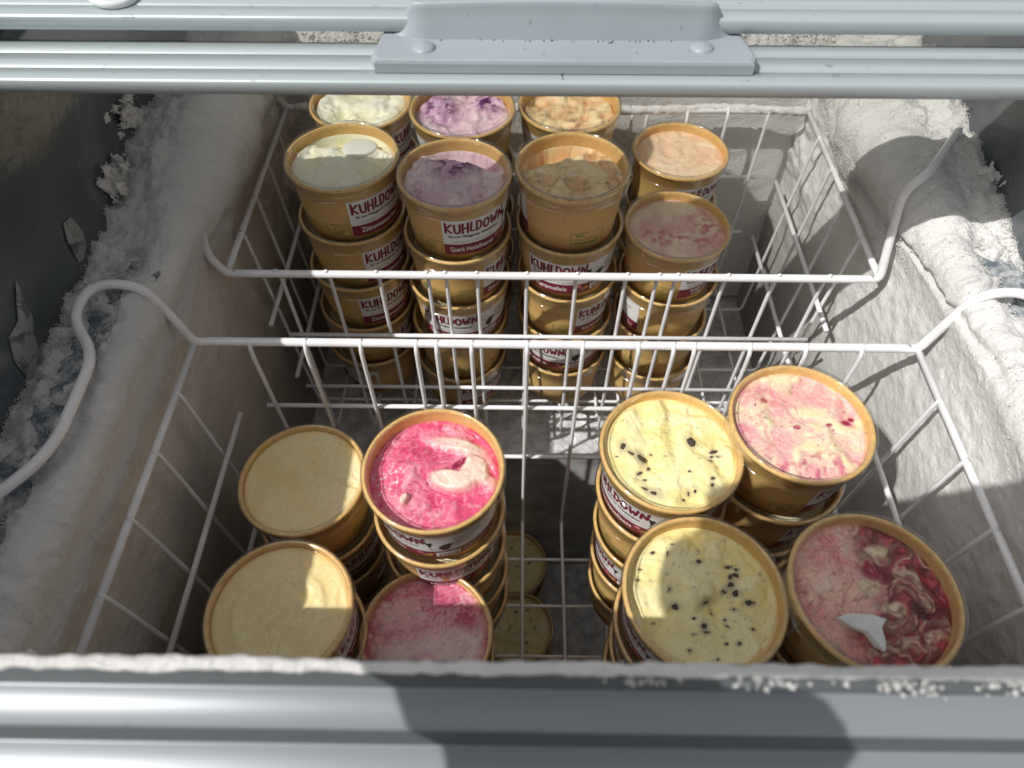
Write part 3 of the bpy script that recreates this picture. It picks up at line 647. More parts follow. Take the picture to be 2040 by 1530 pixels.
# green recycling print beside the label, straight on the cup
fsc=strokes('recycling_print',[[(-.20,.02),(-.20,.36),(-.02,.36),(-.02,.02),(-.20,.02)],[(-.175,.20),(-.155,.16),(-.145,.23),(-.13,.29),(-.11,.32),(-.09,.29),(-.075,.23),(-.075,.18)],[(-.145,.17),(-.125,.19),(-.11,.16),(-.095,.19),(-.07,.18)]],.014,.00015,None)
fsct=texts('recycling_words',[('FSC',-.145,.06,.07,.07,.005),('RECYCLEBAR',-.50,.20,.055,.20,.003),('PAP 21',-.43,.10,.05,.10)],.00016)
leafp=poly('leaf_mark',[ell(-.535,.25,.018,.035),ell(-.525,.19,.016,.03)],.00016)
eco=strokes('eco_box',[[(-1.00,.02),(-1.00,.42),(-.74,.42),(-.74,.02),(-1.00,.02)],[(-.97,.25),(-.80,.25)],[(-.97,.20),(-.78,.20)]],.011,.00015,None)
ecot=texts('eco_words',[('BIO',-.96,.31,.07,.06,.004),('KOMPOSTIERBAR',-.98,.07,.06,.21,.004)],.00017)
marks_done={}
def join(name,lst):
    """join (mesh,material) pairs into one mesh with slots"""
    V=[];F=[];MI=[];mats=[]
    for me,mt in lst:
        b=len(V); V+=[v.co[:] for v in me.vertices]
        if mt not in mats: mats.append(mt)
        for p in me.polygons: F.append(tuple(b+i for i in p.vertices)); MI.append(mats.index(mt))
    m=mesh(name,V,F,False)
    for mt in mats: m.materials.append(mt)
    m.polygons.foreach_set('material_index',MI); m.update(); return m
print_on_cup=join('printed_marks',[(fsc,M['green']),(fsct,M['green']),(leafp,M['leaf']),(eco,M['green']),(ecot,M['leaf'])])
paper.materials.append(M['paper']); band.materials.append(M['band'])
brand.materials.append(M['brand'])
cow=join('cow_drawing',[(cowp,M['ink']),(cowl,M['greyink']),(muz,M['mauvep'])])
smallp=join('small_print',[(sub,M['ink']),(addr,M['greyink']),(ingr,M['ink']),(low,M['inkwhite']),(stamp,M['bluep'])])
volbox=join('volume_mark',[(vol,M['paper']),(volt,M['brand'])])
fruit=join('fruit_picture',[(fr1,M['pinkp']),(fr2,M['brownp']),(fr3,M['yellowp'])])
flav_me={}
for k,v in FLAV.items():
    if len(v)==1: it=[(v[0],.07 if len(v[0])<16 else .045,.10,.135,.36 if len(v[0])>12 else .27,.007)]
    else: it=[(v[0],.10,.175,.105,.30,.006),(v[1],.13,.045,.105,.20,.003)]
    flav_me[k]=texts('flavour_lettering',it,.00060); flav_me[k].materials.append(M['inkwhite'])

# ------------------------------------------------------------------ ice cream surfaces
def disc_uv(N):
    t=np.linspace(-1,1,N); a,b=np.meshgrid(t,t,indexing='ij')
    u=a*np.sqrt(1-b*b/2); v=b*np.sqrt(1-a*a/2); return u,v
def ell_m(u,v,cx,cy,rx,ry,rot=0,soft=.25):
    c,s=math.cos(R(rot)),math.sin(R(rot)); x=(u-cx)*c+(v-cy)*s; y=-(u-cx)*s+(v-cy)*c
    return 1-ss(1-soft,1+soft,np.sqrt((x/rx)**2+(y/ry)**2))
def cream(flv,N,seed,chl=()):
    u,v=disc_uv(N); r=np.hypot(u,v); z=seed*7.7
    wu=u+.35*fbm(u*1.6,v*1.6,z,3); wv=v+.35*fbm(u*1.6,v*1.6,z+5,3)
    sw=fbm(wu*2.2,wv*2.2,z+9,4); fn=fbm(u*7,v*7,z+2,4,.55); ff=fbm(u*22,v*22,z+3,2); big=fbm(u*1.3,v*1.3,z+4,2)
    edge=ss(1.0,.9,r); one=np.ones_like(u)
    sm=fbm(wu*1.9,wv*1.9,z+9,2); rid=1-np.sqrt(fbm(wu*2.0,wv*2.0,z+12,2)**2+.03)*2.2            # soft folds
    su=u+.55*fbm(u*2.1,v*2.1,z+80,3); sv=v+.55*fbm(u*2.1,v*2.1,z+85,3)
    def vein(k,w,o=0): return np.exp(-(np.abs(fbm(su*k,sv*k,z+90+o,3))/w)**2)
    if flv=='vanilla1':      # nearly flat, pressed against the lid
        col=mixc(C(.97,.76,.35),C(.97,.82,.47),ss(-.3,.4,sw)); h=.0008*sm+.0012*ell_m(u,v,.45,-.1,.4,.6,20,.5)*fn
        m=np.exp(-((v-.05+.35*(u-.5)+.12*fn)/.03)**2)*ss(.1,.2,u); h-=.0016*m; lev=.0520
        col=mixc(col,C(.93,.83,.62),ell_m(u,v,.55,-.1,.38,.5,0,.6)*.5)
        sd_=ss(.50,.58,fbm(u*30,v*30,z+7,2)); col=mixc(col,C(.30,.20,.10),sd_*.7); h-=.0007*vein(1.3,.03)*ss(.0,.3,u)
    elif flv=='vanilla2':
        ring=np.exp(-((np.hypot(u+.02,v+.05)-.62+.05*sw)/.09)**2); col=mixc(C(.96,.75,.35),C(.97,.83,.50),ss(-.3,.5,sw)*.7+.3*ring)
        h=.0016*ring+.0026*sm*ell_m(u,v,0,.05,.55,.7,0,.5)+.0012*rid*ell_m(u,v,.1,.25,.5,.5,0,.5); lev=.0515
        sd_=ss(.47,.56,fbm(u*30,v*30,z+7,2)); col=mixc(col,C(.28,.18,.09),sd_*.8); h+=.0012*rid; h-=.0026*ell_m(u,v,.10,-.05,.22,.10,40,.6); h+=.0022*ell_m(u,v,-.05,.05,.16,.25,-20,.6)
    elif flv.startswith('choc'):
        k=1 if flv=='choc1' else 0
        col=mixc(C(.94,.80,.34),C(.97,.88,.50),ss(-.35,.4,sw)); lev=.0505 if k else .0475
        h=.0034*sm+.0014*rid*(.6+.4*k)+.0004*fn-.0004*vein(1.1,.05)
        if k: h+=.0035*np.exp(-((u+.08+.06*fn)/.16)**2)-.0022*np.exp(-((u-.05-.05*fn)/.11)**2)*ss(-.9,.2,v)+.002*ell_m(u,v,.35,-.1,.3,.6,10,.6)
        else: h+=.0030*ell_m(u,v,-.02,0,.2,.2,0,.4)-.003*ell_m(u,v,.08,-.15,.16,.09,20,.5)-.0035*np.exp(-((u-.30-.1*v)/.7)**2)*ss(.75,.95,v)
        dr=ss(.28,.5,fbm(u*8,v*8,z+20,4)); col=mixc(col,C(.48,.42,.30),dr*.65)
        d2=ss(.42,.56,fbm(u*26,v*26,z+21,2)); col=mixc(col,C(.16,.11,.07),d2*.5)
    elif flv=='pinkswirl':
        m=ss(-.15,.35,sw+.25*fn); col=mixc(C(.78,.10,.22),C(.86,.26,.36),m); col=mixc(col,C(.55,.03,.12),ss(.15,.5,fbm(u*5,v*5,z+30,4))*.7)
        col=mixc(col,C(.60,.03,.13),vein(2.4,.05)*.55); col=mixc(col,C(.92,.50,.55),vein(3.2,.05,3)*.5)
        cr=np.clip(ell_m(u,v,.28,-.12,.34,.17,-12,.25)+ell_m(u,v,.62,.05,.20,.22,30,.3)*.95+ell_m(u,v,.30,.52,.42,.12,-14,.5)*.75+ell_m(u,v,.62,.32,.28,.14,-40,.6)*.6+ell_m(u,v,.85,-.12,.18,.10,-25,.4)*.6+ell_m(u,v,-.42,-.45,.06,.10,-20,.4),0,1)
        col=mixc(col,C(.93,.74,.60),cr*.92); col=mixc(col,C(.28,.01,.06),np.clip(ell_m(u+.3*(fn),v+.2*fn,.36,.17,.10,.07,20,.4),0,1)); 
        fr=ss(.1,.5,fbm(u*14,v*14,z+31,3))*ss(-.3,-.65,u)*ss(.5,.0,v)*ss(-.7,-.45,v); col=mixc(col,C(.86,.66,.70),fr*.9)
        h=.0035*sm+.004*cr+.0010*fn+.003*ell_m(u,v,-.35,.15,.3,.3,0,.5); lev=.0462
        h-=.003*ss(.5,.9,np.hypot(u+.3,v)*1.0)*ss(0,-.6,u)
    elif flv=='pinkfrost':
        m=ss(-.3,.35,sw); col=mixc(C(.72,.17,.28),C(.90,.52,.55),m); wh=ss(.25,-.15,v-.25*u+.35*sw)*ss(1.0,.8,r); col=mixc(col,C(.86,.68,.68),wh*.9)
        dots=ss(.35,.5,fbm(u*16,v*16,z+3,2))*wh; col=mixc(col,C(.66,.36,.42),dots*.8); col=mixc(col,C(.55,.07,.17),ell_m(u,v,.0,-.80,.35,.14,0,.4)+0*u); col=mixc(col,C(.78,.36,.46),ell_m(u,v,-.02,-.42,.22,.17,0,.3)*.7)
        col=mixc(col,C(.45,.05,.14),ell_m(u,v,.65,.35,.3,.22,-50,.5)*.7)
        col=mixc(col,C(.42,.05,.13),vein(2.6,.06)*.6*(1-wh*.7)); col=mixc(col,C(.92,.72,.70),vein(3.4,.05,5)*.5)
        h=.0030*sm+.0009*fn+.0020*wh; lev=.0490
    elif flv=='cherry':
        m=ss(-.2,.25,sw+.3*big); col=mixc(C(.88,.46,.44),C(.93,.79,.50),m); col=mixc(col,C(.90,.62,.56),ss(.0,.4,fbm(wu*4,wv*4,z+40,4))*.6)
        lowm=ell_m(u,v,.15,-.78,.75,.28,0,.5)+ell_m(u,v,-.75,-.25,.25,.5,20,.6)*.6; sp=ss(-.05,.3,fbm(u*6,v*6,z+41,4)); col=mixc(col,C(.60,.10,.20),np.clip(lowm,0,1)*sp*.85)
        col=mixc(col,C(.76,.22,.26),ell_m(u,v,-.35,.55,.45,.22,-10,.7)*.55); d=ss(.47,.58,fbm(u*12,v*12,z+42,2)); col=mixc(col,C(.35,.02,.08),d)
        for (a,b,c) in ((-.45,.45,.06),(.72,.05,.07),(.82,.12,.05),(-.05,-.05,.06),(.45,.0,.05),(-.5,.12,.03)): col=mixc(col,C(.40,.01,.07),ell_m(u,v,a,b,c,c*.8,0,.4))
        col=mixc(col,C(.80,.34,.36),vein(2.2,.045)*.6); col=mixc(col,C(.95,.84,.60),vein(3.0,.06,4)*.45)
        h=.0026*sm+.0010*rid+.0003*fn-.0003*vein(2.2,.06); lev=.0505
    elif flv=='raspberry':
        m=ss(-.25,.35,sw); red=ss(-.12,.30,u+.55*sw-.02+.55*ss(-.1,-.7,v)); col=mixc(C(.86,.38,.35),C(.93,.66,.50),m)
        rc=mixc(C(.16,.006,.015),C(.55,.04,.07),ss(-.3,.3,fn)); col=mixc(col,rc,red*.92)
        bl=ss(.08,.22,fbm(su*2.6,sv*2.6,z+50,2)); col=mixc(col,C(.86,.62,.42),bl*.8*ss(-.5,.1,u)*ss(1.0,.6,r+.3*red*v))
        for (a,b,c,d) in ((.02,.12,.16,.12),(.30,-.18,.10,.09),(.18,-.16,.08,.07),(.20,.55,.18,.10),(.05,.38,.05,.10)): col=mixc(col,C(.90,.72,.48),ell_m(u,v,a,b,c,d,20,.35))
        col=mixc(col,C(.33,.02,.05),ell_m(u,v,.16,.36,.2,.16,0,.4)); col=mixc(col,C(.06,.005,.01),ell_m(u,v,.55,-.22,.08,.15,30,.5)); col=mixc(col,C(.55,.05,.09),ss(.3,.5,fbm(u*9,v*9,z+51,3))*.6)
        col=mixc(col,C(.90,.66,.50),vein(1.7,.075)*ss(-.3,.2,u)*.8); col=mixc(col,C(.50,.10,.12),vein(3.3,.05,7)*ss(.3,-.2,u)*.45); col=mixc(col,C(.93,.70,.62),vein(2.2,.07,9)*ss(.3,-.2,u)*.5); col=mixc(col,C(.16,.008,.015),vein(2.6,.13,11)*red*.8)
        h=.0034*sm+.0018*bl+.0012*fn+.0010*vein(2.6,.055); lev=.0485
    elif flv.startswith('lemon'):
        col=mixc(C(.93,.90,.62),C(.97,.96,.80),ss(-.35,.4,sw)); lev=.0468; h=.0062*sm+.0024*rid+.0004*fn-.0012*vein(1.7,.05)
        h-=.013*ss(.45,.9,v+.2*sw)*(flv=='lemon1'); lev+=.001
        h+=.003*ell_m(u,v,.3,-.35,.5,.35,0,.6)-.0025*ell_m(u,v,-.2,-.1,.35,.08,20,.6)
    elif flv.startswith('blue'):
        m=ss(-.3,.3,sw); col=mixc(C(.72,.48,.56),C(.88,.72,.74),m); pm=ell_m(u,v,-.02,.42,.50,.30,15,.6) if flv=='blue1' else np.clip(ell_m(u,v,-.5,.2,.35,.5,0,.6)+ell_m(u,v,.5,.35,.35,.35,0,.6),0,1)
        sp=ss(-.15,.15,fbm(u*6,v*6,z+61,3)); col=mixc(col,C(.16,.015,.15),pm*sp); col=mixc(col,C(.66,.34,.60),pm*(1-sp)*.8)
        d=ss(.42,.55,fbm(u*11,v*11,z+62,3)); col=mixc(col,C(.16,.05,.16),d*.85)
        col=mixc(col,C(.90,.76,.78),vein(2.6,.06)*.5); col=mixc(col,C(.34,.12,.34),vein(3.4,.035,6)*.45)
        h=.0060*sm+.0030*rid+.0014*fn+.003*pm; lev=.0465; h-=.014*ss(.5,.85,v+.35*u+.15*sw)*(flv=='blue1')
    elif flv.startswith('caramel'):
        m=ss(-.25,.3,sw+.2*fn); col=mixc(C(.78,.48,.24),C(.92,.71,.40),m); col=mixc(col,C(.90,.80,.50),ss(.05,.4,fbm(wu*2.4,wv*2.4,z+71,3))*.75)
        d=ss(.10,.38,fbm(u*5,v*5,z+72,4))*ss(.5,-.3,v); col=mixc(col,C(.34,.17,.09),d*.75)
        col=mixc(col,C(.42,.21,.10),vein(2.4,.04)*.5); col=mixc(col,C(.95,.80,.50),vein(2.0,.07,6)*.5)
        h=.0065*sm+.0034*rid+.0014*fn; lev=.0455; h-=.014*ss(.45,.9,v-.45*u+.15*sw)*(flv=='caramel1')
    elif flv=='peach':
        col=mixc(C(.90,.60,.40),C(.94,.74,.50),ss(-.3,.4,sw)); col=mixc(col,C(.90,.45,.36),ss(.25,.5,fn)*.6); h=.003*sm+.002*rid+.0006*fn; lev=.0485
    elif flv=='strawberry':
        m=ss(-.3,.3,sw); col=mixc(C(.80,.50,.42),C(.93,.74,.56),m); p=np.clip(ell_m(u,v,.15,-.25,.6,.25,-10,.7)+ell_m(u,v,.65,.2,.25,.45,30,.6)+ell_m(u,v,-.45,-.2,.25,.25,0,.6)*.7,0,1)
        col=mixc(col,C(.58,.09,.10),p*ss(-.2,.3,fn)*.85); col=mixc(col,C(.90,.74,.48),ell_m(u,v,.0,.72,.5,.18,0,.5)*.8)
        h=.0034*sm+.0010*fn; lev=.0490
    else:
        col=mixc(C(.80,.72,.42),C(.88,.80,.5),ss(-.3,.4,sw)); h=.002*sm; lev=.034
    for (cu,cv,cs,ca) in chl: col=mixc(col,C(.40,.32,.22),ell_m(u+.05*fn,v+.05*ff*.5,cu,cv,cs/.0415*1.25,cs/.0415*.8,ca,.7)*.65)
    h=h+.00012*ff; zz=np.minimum(lev+h*edge,.0536+.00005*fn)
    rad=np.minimum(.0415,cone_r(lev)-.0010)*1.0
    rr=rad*(1-.05*ss(.93,1,r)*(.5+.5*fn)*0)
    P=np.stack([u*rr,v*rr,zz-.0006*ss(.96,1,r)],-1)
    return gridmesh('ice_cream',P,col=np.clip(col,0,1)),(u,v,zz,rad)
def hsample(info,a,b):
    u,v,zz,rad=info; i=np.argmin((u-a)**2+(v-b)**2); return zz.ravel()[i],rad
_cg=np.random.default_rng(12)
def chip_mesh(k):
    t=(1+5**.5)/2; v=np.array([(-1,t,0),(1,t,0),(-1,-t,0),(1,-t,0),(0,-1,t),(0,1,t),(0,-1,-t),(0,1,-t),(t,0,-1),(t,0,1),(-t,0,-1),(-t,0,1)],float)/1.9
    f=[(0,11,5),(0,5,1),(0,1,7),(0,7,10),(0,10,11),(1,5,9),(5,11,4),(11,10,2),(10,7,6),(7,1,8),(3,9,4),(3,4,2),(3,2,6),(3,6,8),(3,8,9),(4,9,5),(2,4,11),(6,2,10),(8,6,7),(9,8,1)]
    v=v*_cg.uniform(.55,1.25,(12,1)); v[:,2]*=.4; return mesh('chocolate_chip',v,f,True)
chips=[chip_mesh(k) for k in range(6)]
for c_ in chips: c_.materials.append(M['chip'])
plain=None
def place_cup(top,flv,seed,a0,fl,label,group,N=0,tilt=(0,0),chipl=(),disc=None,rotz=0,show_print=True):
    """top: centre of the rim top in world coordinates"""
    global plain
    rt=empty('ice_cream_cup',(top[0],top[1],top[2]-CH),label,'ice cream cup',group); rt.rotation_euler=(R(tilt[0]),R(tilt[1]),0)
    b=obj('cup_body',body,None,rt); obj('cup_base',base_disc,None,b)
    b.rotation_euler=(0,0,R((seed*47)%360))
    obj('lid',lidme,None,rt)
    if N: me,info=cream(flv,N,seed,chipl)
    else:
        if plain is None: plain=cream('plain',24,1)[0]
        me=plain; info=None
    ic=obj('ice_cream',me,M['sorbet'] if flv in('pinkswirl','pinkfrost','raspberry','cherry') else M['cream'],rt)
    for (cu,cv,s,an) in chipl:
        if s<.0013: continue
        zz,rad=hsample(info,cu,cv); o=obj('chocolate_chip',chips[_cg.integers(6)],None,ic,loc=(cu*rad,cv*rad,zz+.0001),rot=(_cg.uniform(-.3,.3),_cg.uniform(-.3,.3),R(an))); o.scale=(s*_cg.uniform(.55,1.15),s*_cg.uniform(.28,.75),s*.5)
    if disc:
        for (cu,cv,rx,ry,rot,mt) in disc:
            zz,rad=hsample(info,cu,cv); q=lathe('ice_disc',[(.0001,.0011),(.75,.0010),(.93,.0006),(1,-.0003),(1.0,-.002)],28)
            co=np.zeros(len(q.vertices)*3); q.vertices.foreach_get('co',co); co=co.reshape(-1,3); th=np.arctan2(co[:,1],co[:,0]); wob=1+.08*np.sin(th*2+seed)+.05*np.sin(th*3+1); co[:,0]*=rx*rad*wob; co[:,1]*=ry*rad*wob; q.vertices.foreach_set('co',co.ravel()); q.update()
            obj('frozen_disc' if mt=='ice' else 'cream_disc',q,M[mt] if mt in M else None,ic,loc=(cu*rad,cv*rad,min(zz+.0008,.0528)),rot=(0,0,R(rot)))
    if a0 is not None:
        an=R(a0); p=obj('label',paper,None,rt,rot=(0,0,an))
        for n_,m_ in (('colour_band',band),('brand_lettering',brand),('small_print',smallp),('cow_drawing',cow),('volume_mark',volbox),('fruit_picture',fruit),('flavour_lettering',flav_me[fl])):
            q=obj(n_,m_,None,p)
            if n_=='small_print': q['kind']='stuff'
        obj('printed_marks',print_on_cup,None,rt,rot=(0,0,an))
    return rt
def uvl(lst,cx,cy,rx,ry): return [((x-cx)/rx,-(y-cy)/ry,s,a) for x,y,s,a in lst]
ch5=uvl([(240,430,.0042,80),(322,490,.0048,-60),(275,470,.0025,-40),(600,412,.0044,-45),(385,470,.0018,0),(712,460,.0030,10),(700,487,.0016,0),(730,487,.0014,0),(688,512,.0018,0),(310,580,.0020,30),(340,612,.0016,0),(372,690,.0046,-25),(330,668,.0026,-15),(548,687,.0022,80),(583,680,.0018,60),(685,608,.0016,0),(676,640,.0026,80),(570,575,.0014,0),(500,325,.0012,0),(492,266,.0012,0),(455,491,.0012,0),(650,320,.0011,0),(200,486,.0013,0),(362,552,.0016,50),(718,540,.0011,0),(250,275,.0010,0),(420,600,.0009,0),(630,500,.0009,0),(745,485,.0012,0),(518,720,.0014,0)],488,455,350,325)
ch6=uvl([(490,937,.0020,60),(405,935,.0018,0),(662,980,.0028,20),(828,1000,.0018,0),(852,998,.0016,0),(832,1062,.0024,40),(866,1050,.0026,30),(826,1100,.0032,30),(852,1142,.0032,0),(785,1135,.0022,50),(905,1195,.0030,10),(938,1192,.0014,0),(500,1218,.0030,0),(668,1196,.0034,30),(825,1228,.0020,0),(702,1240,.0018,80),(640,1318,.0032,70),(652,1348,.0020,0),(590,1280,.0014,0),(772,1312,.0018,-30),(766,1280,.0015,0),(900,1330,.0016,0),(816,1398,.0018,40),(748,1400,.0014,0),(690,1478,.0015,0),(545,1437,.0018,0),(478,1130,.0020,50),(476,1046,.0012,0),(325,1022,.0014,0),(306,1080,.0016,0),(522,887,.0014,0),(676,912,.0012,0),(1000,1045,.0011,0),(372,1305,.0014,0),(580,1357,.0013,0),(710,1047,.0010,0),(606,1130,.0009,0),(550,1010,.0008,0),(875,1015,.0013,0)],655,1165,415,385)
chd=[(_cg.uniform(-.75,.75),_cg.uniform(-.75,.75),_cg.uniform(.0012,.0030),_cg.uniform(0,180)) for _ in range(16)]
ORD=['top','second','third','fourth','fifth']
PITCH=.0530
def stack(px,py,H,n,flvs,a0s,fl,where,grp,toplabel,N,drift=(0,0),kind='kraft cup',**kw):
    t=at(px,py,H)
    for i in range(n):
        jx=0 if i==0 else drift[0]*i+rng.uniform(-.0008,.0008); jy=0 if i==0 else drift[1]*i+rng.uniform(-.0008,.0008)
        top=(t[0]+jx,t[1]+jy,EYE-H-i*PITCH)
        lb=toplabel if i==0 else '%s, %s from the top %s'%(kind,ORD[i],where)
        a0=a0s[i] if i<len(a0s) else rng.integers(0,360)
        k=dict(kw) if i==0 else {}
        place_cup(top,flvs if i==0 else 'plain',px%97+i*3.1,a0,fl,lb,grp,N=N if i==0 else 0,**k)
GB='ice cream cups stacked in the rear basket'; GF='ice cream cups stacked in the front basket'
# rear basket, front row (left to right)
stack(680,309,.332,5,'lemon1',[10,16,2,50,-140],'lemon','in the leftmost nearer stack of the rear basket',GB,'lemon sorbet cup with a round ice disc, top of the leftmost nearer rear stack',90,(-.002,0),kind='lemon cup',disc=[(.27,.38,.32,.30,0,'ice')])
stack(905,342,.334,5,'blue1',[-12,33,-50,130,0],'blueberry','in the nearer rear stack under the lilac blueberry cup',GB,'lilac blueberry quark cup with Quark Heidelbeereis label, nearer row of rear basket',90,(-.0015,0),disc=[(.02,-.10,.26,.22,0,'lilac')])
stack(1141,329,.333,5,'caramel1',[150,-53,12,-75,150],'caramel','in the nearer rear stack under the brown marbled cup',GB,'brown and cream marbled cup with green print, nearer row of rear basket',90,(.001,0),disc=[(.02,-.02,.15,.09,0,'tan')])
stack(1350,447,.393,4,'strawberry',[5,170,100,120],'strawberry','in the rightmost nearer stack of the rear basket',GB,'dusty pink strawberry cup with red bits, right end of rear basket nearer row',90,(.001,0))
# rear basket, back row
stack(718,200,.342,5,'lemon2',[45,45,45,45,45],'lemon','in the far-row lemon stack, mostly hidden',GB,'pale lemon cup half under the lid bar, far row leftmost',70)
stack(921,213,.334,5,'blue2',[-145,-120,0,40,80],'blueberry','in the far-row blueberry stack, mostly hidden',GB,'lumpy purple and lilac cup half under the lid bar, far row',70)
stack(1135,205,.342,5,'caramel2',[-150,-100,10,60,90],'caramel','in the far-row caramel stack, mostly hidden',GB,'tan swirled cup half under the lid bar, far row',70)
stack(1356,298,.393,4,'peach',[-8,60,0,20],'peach','in the far-row stack under the peach cup',GB,'smooth peach coloured cup in the far right of the rear basket',80)
# front basket
stack(602,951,.434,4,'vanilla1',[200,20,60,0],'vanilla','under the smooth vanilla cup half in sun',GF,'smooth vanilla cup split by a sun edge, left of the magenta cup',130)
stack(555,1213,.420,4,'vanilla2',[60,200,150,30],'vanilla','under the nearest left speckled vanilla cup',GF,'speckled vanilla cup with ring swirl, nearest on the left',150)
stack(863,930,.380,5,'pinkswirl',[-80,-20,120,60,0],'berry','under the bright magenta swirl cup',GF,'bright magenta cup with cream blobs and cow label, top of its stack',140,tilt=(0,0))
stack(848,1262,.474,3,'pinkfrost',[100,60,20],'berry','under the frosty pink cup at the front rail',GF,'frosty dull pink cup, lower than its neighbours, by the front rail',120)
stack(1338,892,.373,5,'choc1',[-95,80,-120,0,50],'choc','under the chocolate chip cup with big shards',GF,'chocolate chip cup with large dark shards, behind the nearer chip cup',150,chipl=ch5,drift=(.0030,.0005))
stack(1405,1178,.371,5,'choc2',[-125,-130,60,0,50],'choc','under the nearest chocolate chip cup',GF,'chocolate chip cup in shadow, nearest of the two at the rail',160,chipl=ch6,drift=(.0022,.0005))
stack(1598,838,.363,5,'cherry',[8,4,0,40,80],'cherry','under the pale pink and yellow cherry cup',GF,'sunlit pale pink and yellow marbled cup, farthest right in front basket',150)
stack(1745,1176,.360,5,'raspberry',[140,150,60,80,0],'berry','under the dark red raspberry cup',GF,'dark red raspberry ripple cup with a white ice chip, nearest right',160)
# cups on the freezer floor
GD='ice cream cups standing on the freezer floor'
stack(1020,1120,.862,2,'choc3',[60,60],'choc','on the freezer floor, farther of two',GD,'dim chocolate chip cup deep on the floor, farther of the pair',60,chipl=chd)
stack(1030,1250,.865,2,'choc4',[60,60],'choc','on the freezer floor, nearer of two',GD,'dim chocolate chip cup deep on the floor, nearer to the front rail',60,chipl=chd)
stack(760,1235,.865,2,'vanilla1',[60,60],'vanilla','on the freezer floor between the left stacks',GD,'barely visible vanilla cup deep between the left front stacks',40)
# white ice chip on the raspberry cup
t=at(1745,1176,.360); out=[(-.019,-.003),(-.012,-.0005),(.000,-.001),(.0065,-.0035),(.0030,-.008),(.0030,-.015),(.001,-.0195),(-.003,-.017),(-.006,-.0105),(-.013,-.007)]
n=len(out); cx,cy=-.004,-.007
V=[(x,y,0) for x,y in out]+[(x,y,.0022) for x,y in out]+[(cx+(x-cx)*.86,cy+(y-cy)*.86,.0034+.0010*math.sin(i*1.9)) for i,(x,y) in enumerate(out)]
F=[(i,(i+1)%n,n+(i+1)%n,n+i) for i in range(n)]+[(n+i,n+(i+1)%n,2*n+(i+1)%n,2*n+i) for i in range(n)]+[tuple(2*n+i for i in range(n))]
o=obj('ice_chip',mesh('ice_chip',V,F,False),pr('white_ice',(.78,.79,.78),.35,var=(200,.05)),loc=(t[0]-.006,t[1]-.012,EYE-.360-.0015)); o['label']='white triangular ice chip lying on the lid of the dark red raspberry cup'; o['category']='ice'

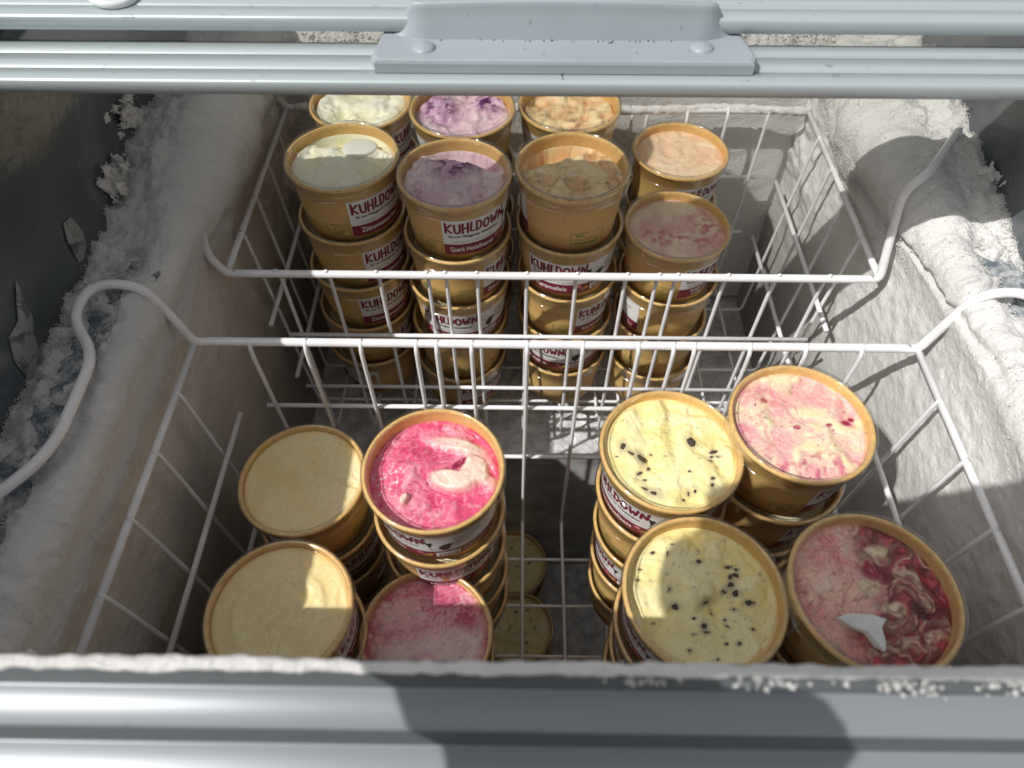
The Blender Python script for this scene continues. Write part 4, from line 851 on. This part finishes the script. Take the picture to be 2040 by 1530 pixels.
# ------------------------------------------------------------------ the person taking the picture (only the shadow shows)
def person():
    rt=empty('person',(-.1,-.62,0),'person holding up a phone, seen only as the shadow on the front rail','person')
    inv=Matrix.Translation(-rt.location)
    def skin(name,nodes,edges,mt,sub=2):
        me=bpy.data.meshes.new(name); me.from_pydata([n_[0] for n_ in nodes],edges,[]); o=bpy.data.objects.new(name,me); link(o,rt); o.matrix_parent_inverse=inv
        m=o.modifiers.new('s','SKIN'); 
        for i,n_ in enumerate(nodes):
            sv=me.skin_vertices[0].data[i]; sv.radius=(n_[1],n_[1]); sv.use_root=(i==0)
        s2=o.modifiers.new('d','SUBSURF'); s2.levels=sub; s2.render_levels=sub
        for q in (m,): q.use_smooth_shade=True
        dg=bpy.context.evaluated_depsgraph_get(); dg.update(); nm=bpy.data.meshes.new_from_object(o.evaluated_get(dg)); o.modifiers.clear(); o.data=nm; nm.materials.clear(); nm.materials.append(mt); return o
    E_=EYE
    # clothed trunk, legs and sleeves
    N=[((-.12,-.62,.92),.13),((-.12,-.62,1.15),.13),((-.12,-.60,1.36),.14),((-.12,-.59,1.47),.06),
       ((-.30,-.60,1.40),.065),((-.34,-.46,1.12),.048),((-.140,-.185,1.222),.040),
       ((.06,-.61,1.38),.065),((.13,-.64,1.13),.045),((.13,-.61,.90),.034),
       ((-.22,-.62,.86),.09),((-.24,-.60,.48),.06),((-.25,-.62,.10),.045),((-.02,-.62,.86),.09),((0,-.60,.48),.06),((.01,-.62,.10),.045)]
    skin('clothes',N,[(0,1),(1,2),(2,3),(2,4),(4,5),(5,6),(2,7),(7,8),(8,9),(0,10),(10,11),(11,12),(0,13),(13,14),(14,15)],M['sleeve'])
    skin('head',[((-.12,-.59,1.46),.05),((-.12,-.58,1.54),.055),((-.12,-.57,1.62),.085),((-.12,-.57,1.70),.085),((-.12,-.49,1.61),.015)],[(0,1),(1,2),(2,3),(2,4)],M['skin'])
    skin('hair',[((-.12,-.60,1.66),.085),((-.12,-.59,1.73),.075)],[(0,1)],M['hair'])
    # phone: a slab just behind the eye, square to the view
    fw=Vector((0,math.cos(R(53.5)),-math.sin(R(53.5)))); up=Vector((0,math.sin(R(53.5)),math.cos(R(53.5)))); rt_=Vector((1,0,0))
    cen=Vector((-.049,0,E_))-fw*.007+up*.0135
    def loc(a,b,c): return cen+rt_*a+up*b+fw*c
    V=[];F=[]; c=.008; ring=[(-.081+c,-.0405),(.081-c,-.0405),(.081,-.0405+c),(.081,.0405-c),(.081-c,.0405),(-.081+c,.0405),(-.081,.0405-c),(-.081,-.0405+c)]
    for dz in (-.004,.004): V+=[loc(a,b,dz) for a,b in ring]
    F=[tuple(range(7,-1,-1)),tuple(range(8,16))]+[(i,(i+1)%8,8+(i+1)%8,8+i) for i in range(8)]
    o=obj('phone',mesh('phone',V,F,False),M['phone']); o['label']='black phone held level by the person, casting the shadow edge in the basket'; o['category']='phone'
    Z=E_
    # left hand under and behind the phone end, thumb along its lower edge
    skin('hand',[((-.124,-.150,Z-.070),.034),((-.104,-.075,Z-.048),.040),((-.102,-.036,Z-.030),.040),((-.134,.004,Z-.022),.040),((-.138,.030,Z-.004),.028)],[(0,1),(1,2),(2,3),(3,4)],M['skin'])
    skin('thumb',[((-.088,-.040,Z-.030),.020),((-.056,-.038,Z-.034),.017),((-.034,-.034,Z-.036),.0150)],[(0,1),(1,2)],M['skin'],1)
    for k in range(4):
        hk=-.030+.020*k; e=-.081
        skin('finger',[(tuple(loc(e-.040,hk,-.006)),.011),(tuple(loc(e-.026,hk,.006)),.0100),(tuple(loc(e-.008,hk,.0125)),.0092),(tuple(loc(e+.012,hk-.001,.013)),.0084)],[(0,1),(1,2),(2,3)],M['skin'],1)
    # right hand, hanging relaxed
    skin('hand',[((.13,-.61,.905),.026),((.13,-.605,.87),.028),((.13,-.60,.83),.027)],[(0,1),(1,2)],M['skin'])
    skin('thumb',[((.13,-.59,.865),.013),((.128,-.565,.838),.011),((.126,-.555,.812),.0095)],[(0,1),(1,2)],M['skin'],1)
    for k in range(4):
        y=-.628+.018*k; L_=(.030,.034,.036,.031)[k]
        skin('finger',[((.13,y,.825),.0105),((.128,y,.825-L_),.0095),((.120,y,.825-L_*1.75),.0088),((.108,y,.825-L_*2.2),.0080)],[(0,1),(1,2),(2,3)],M['skin'],1)
person()
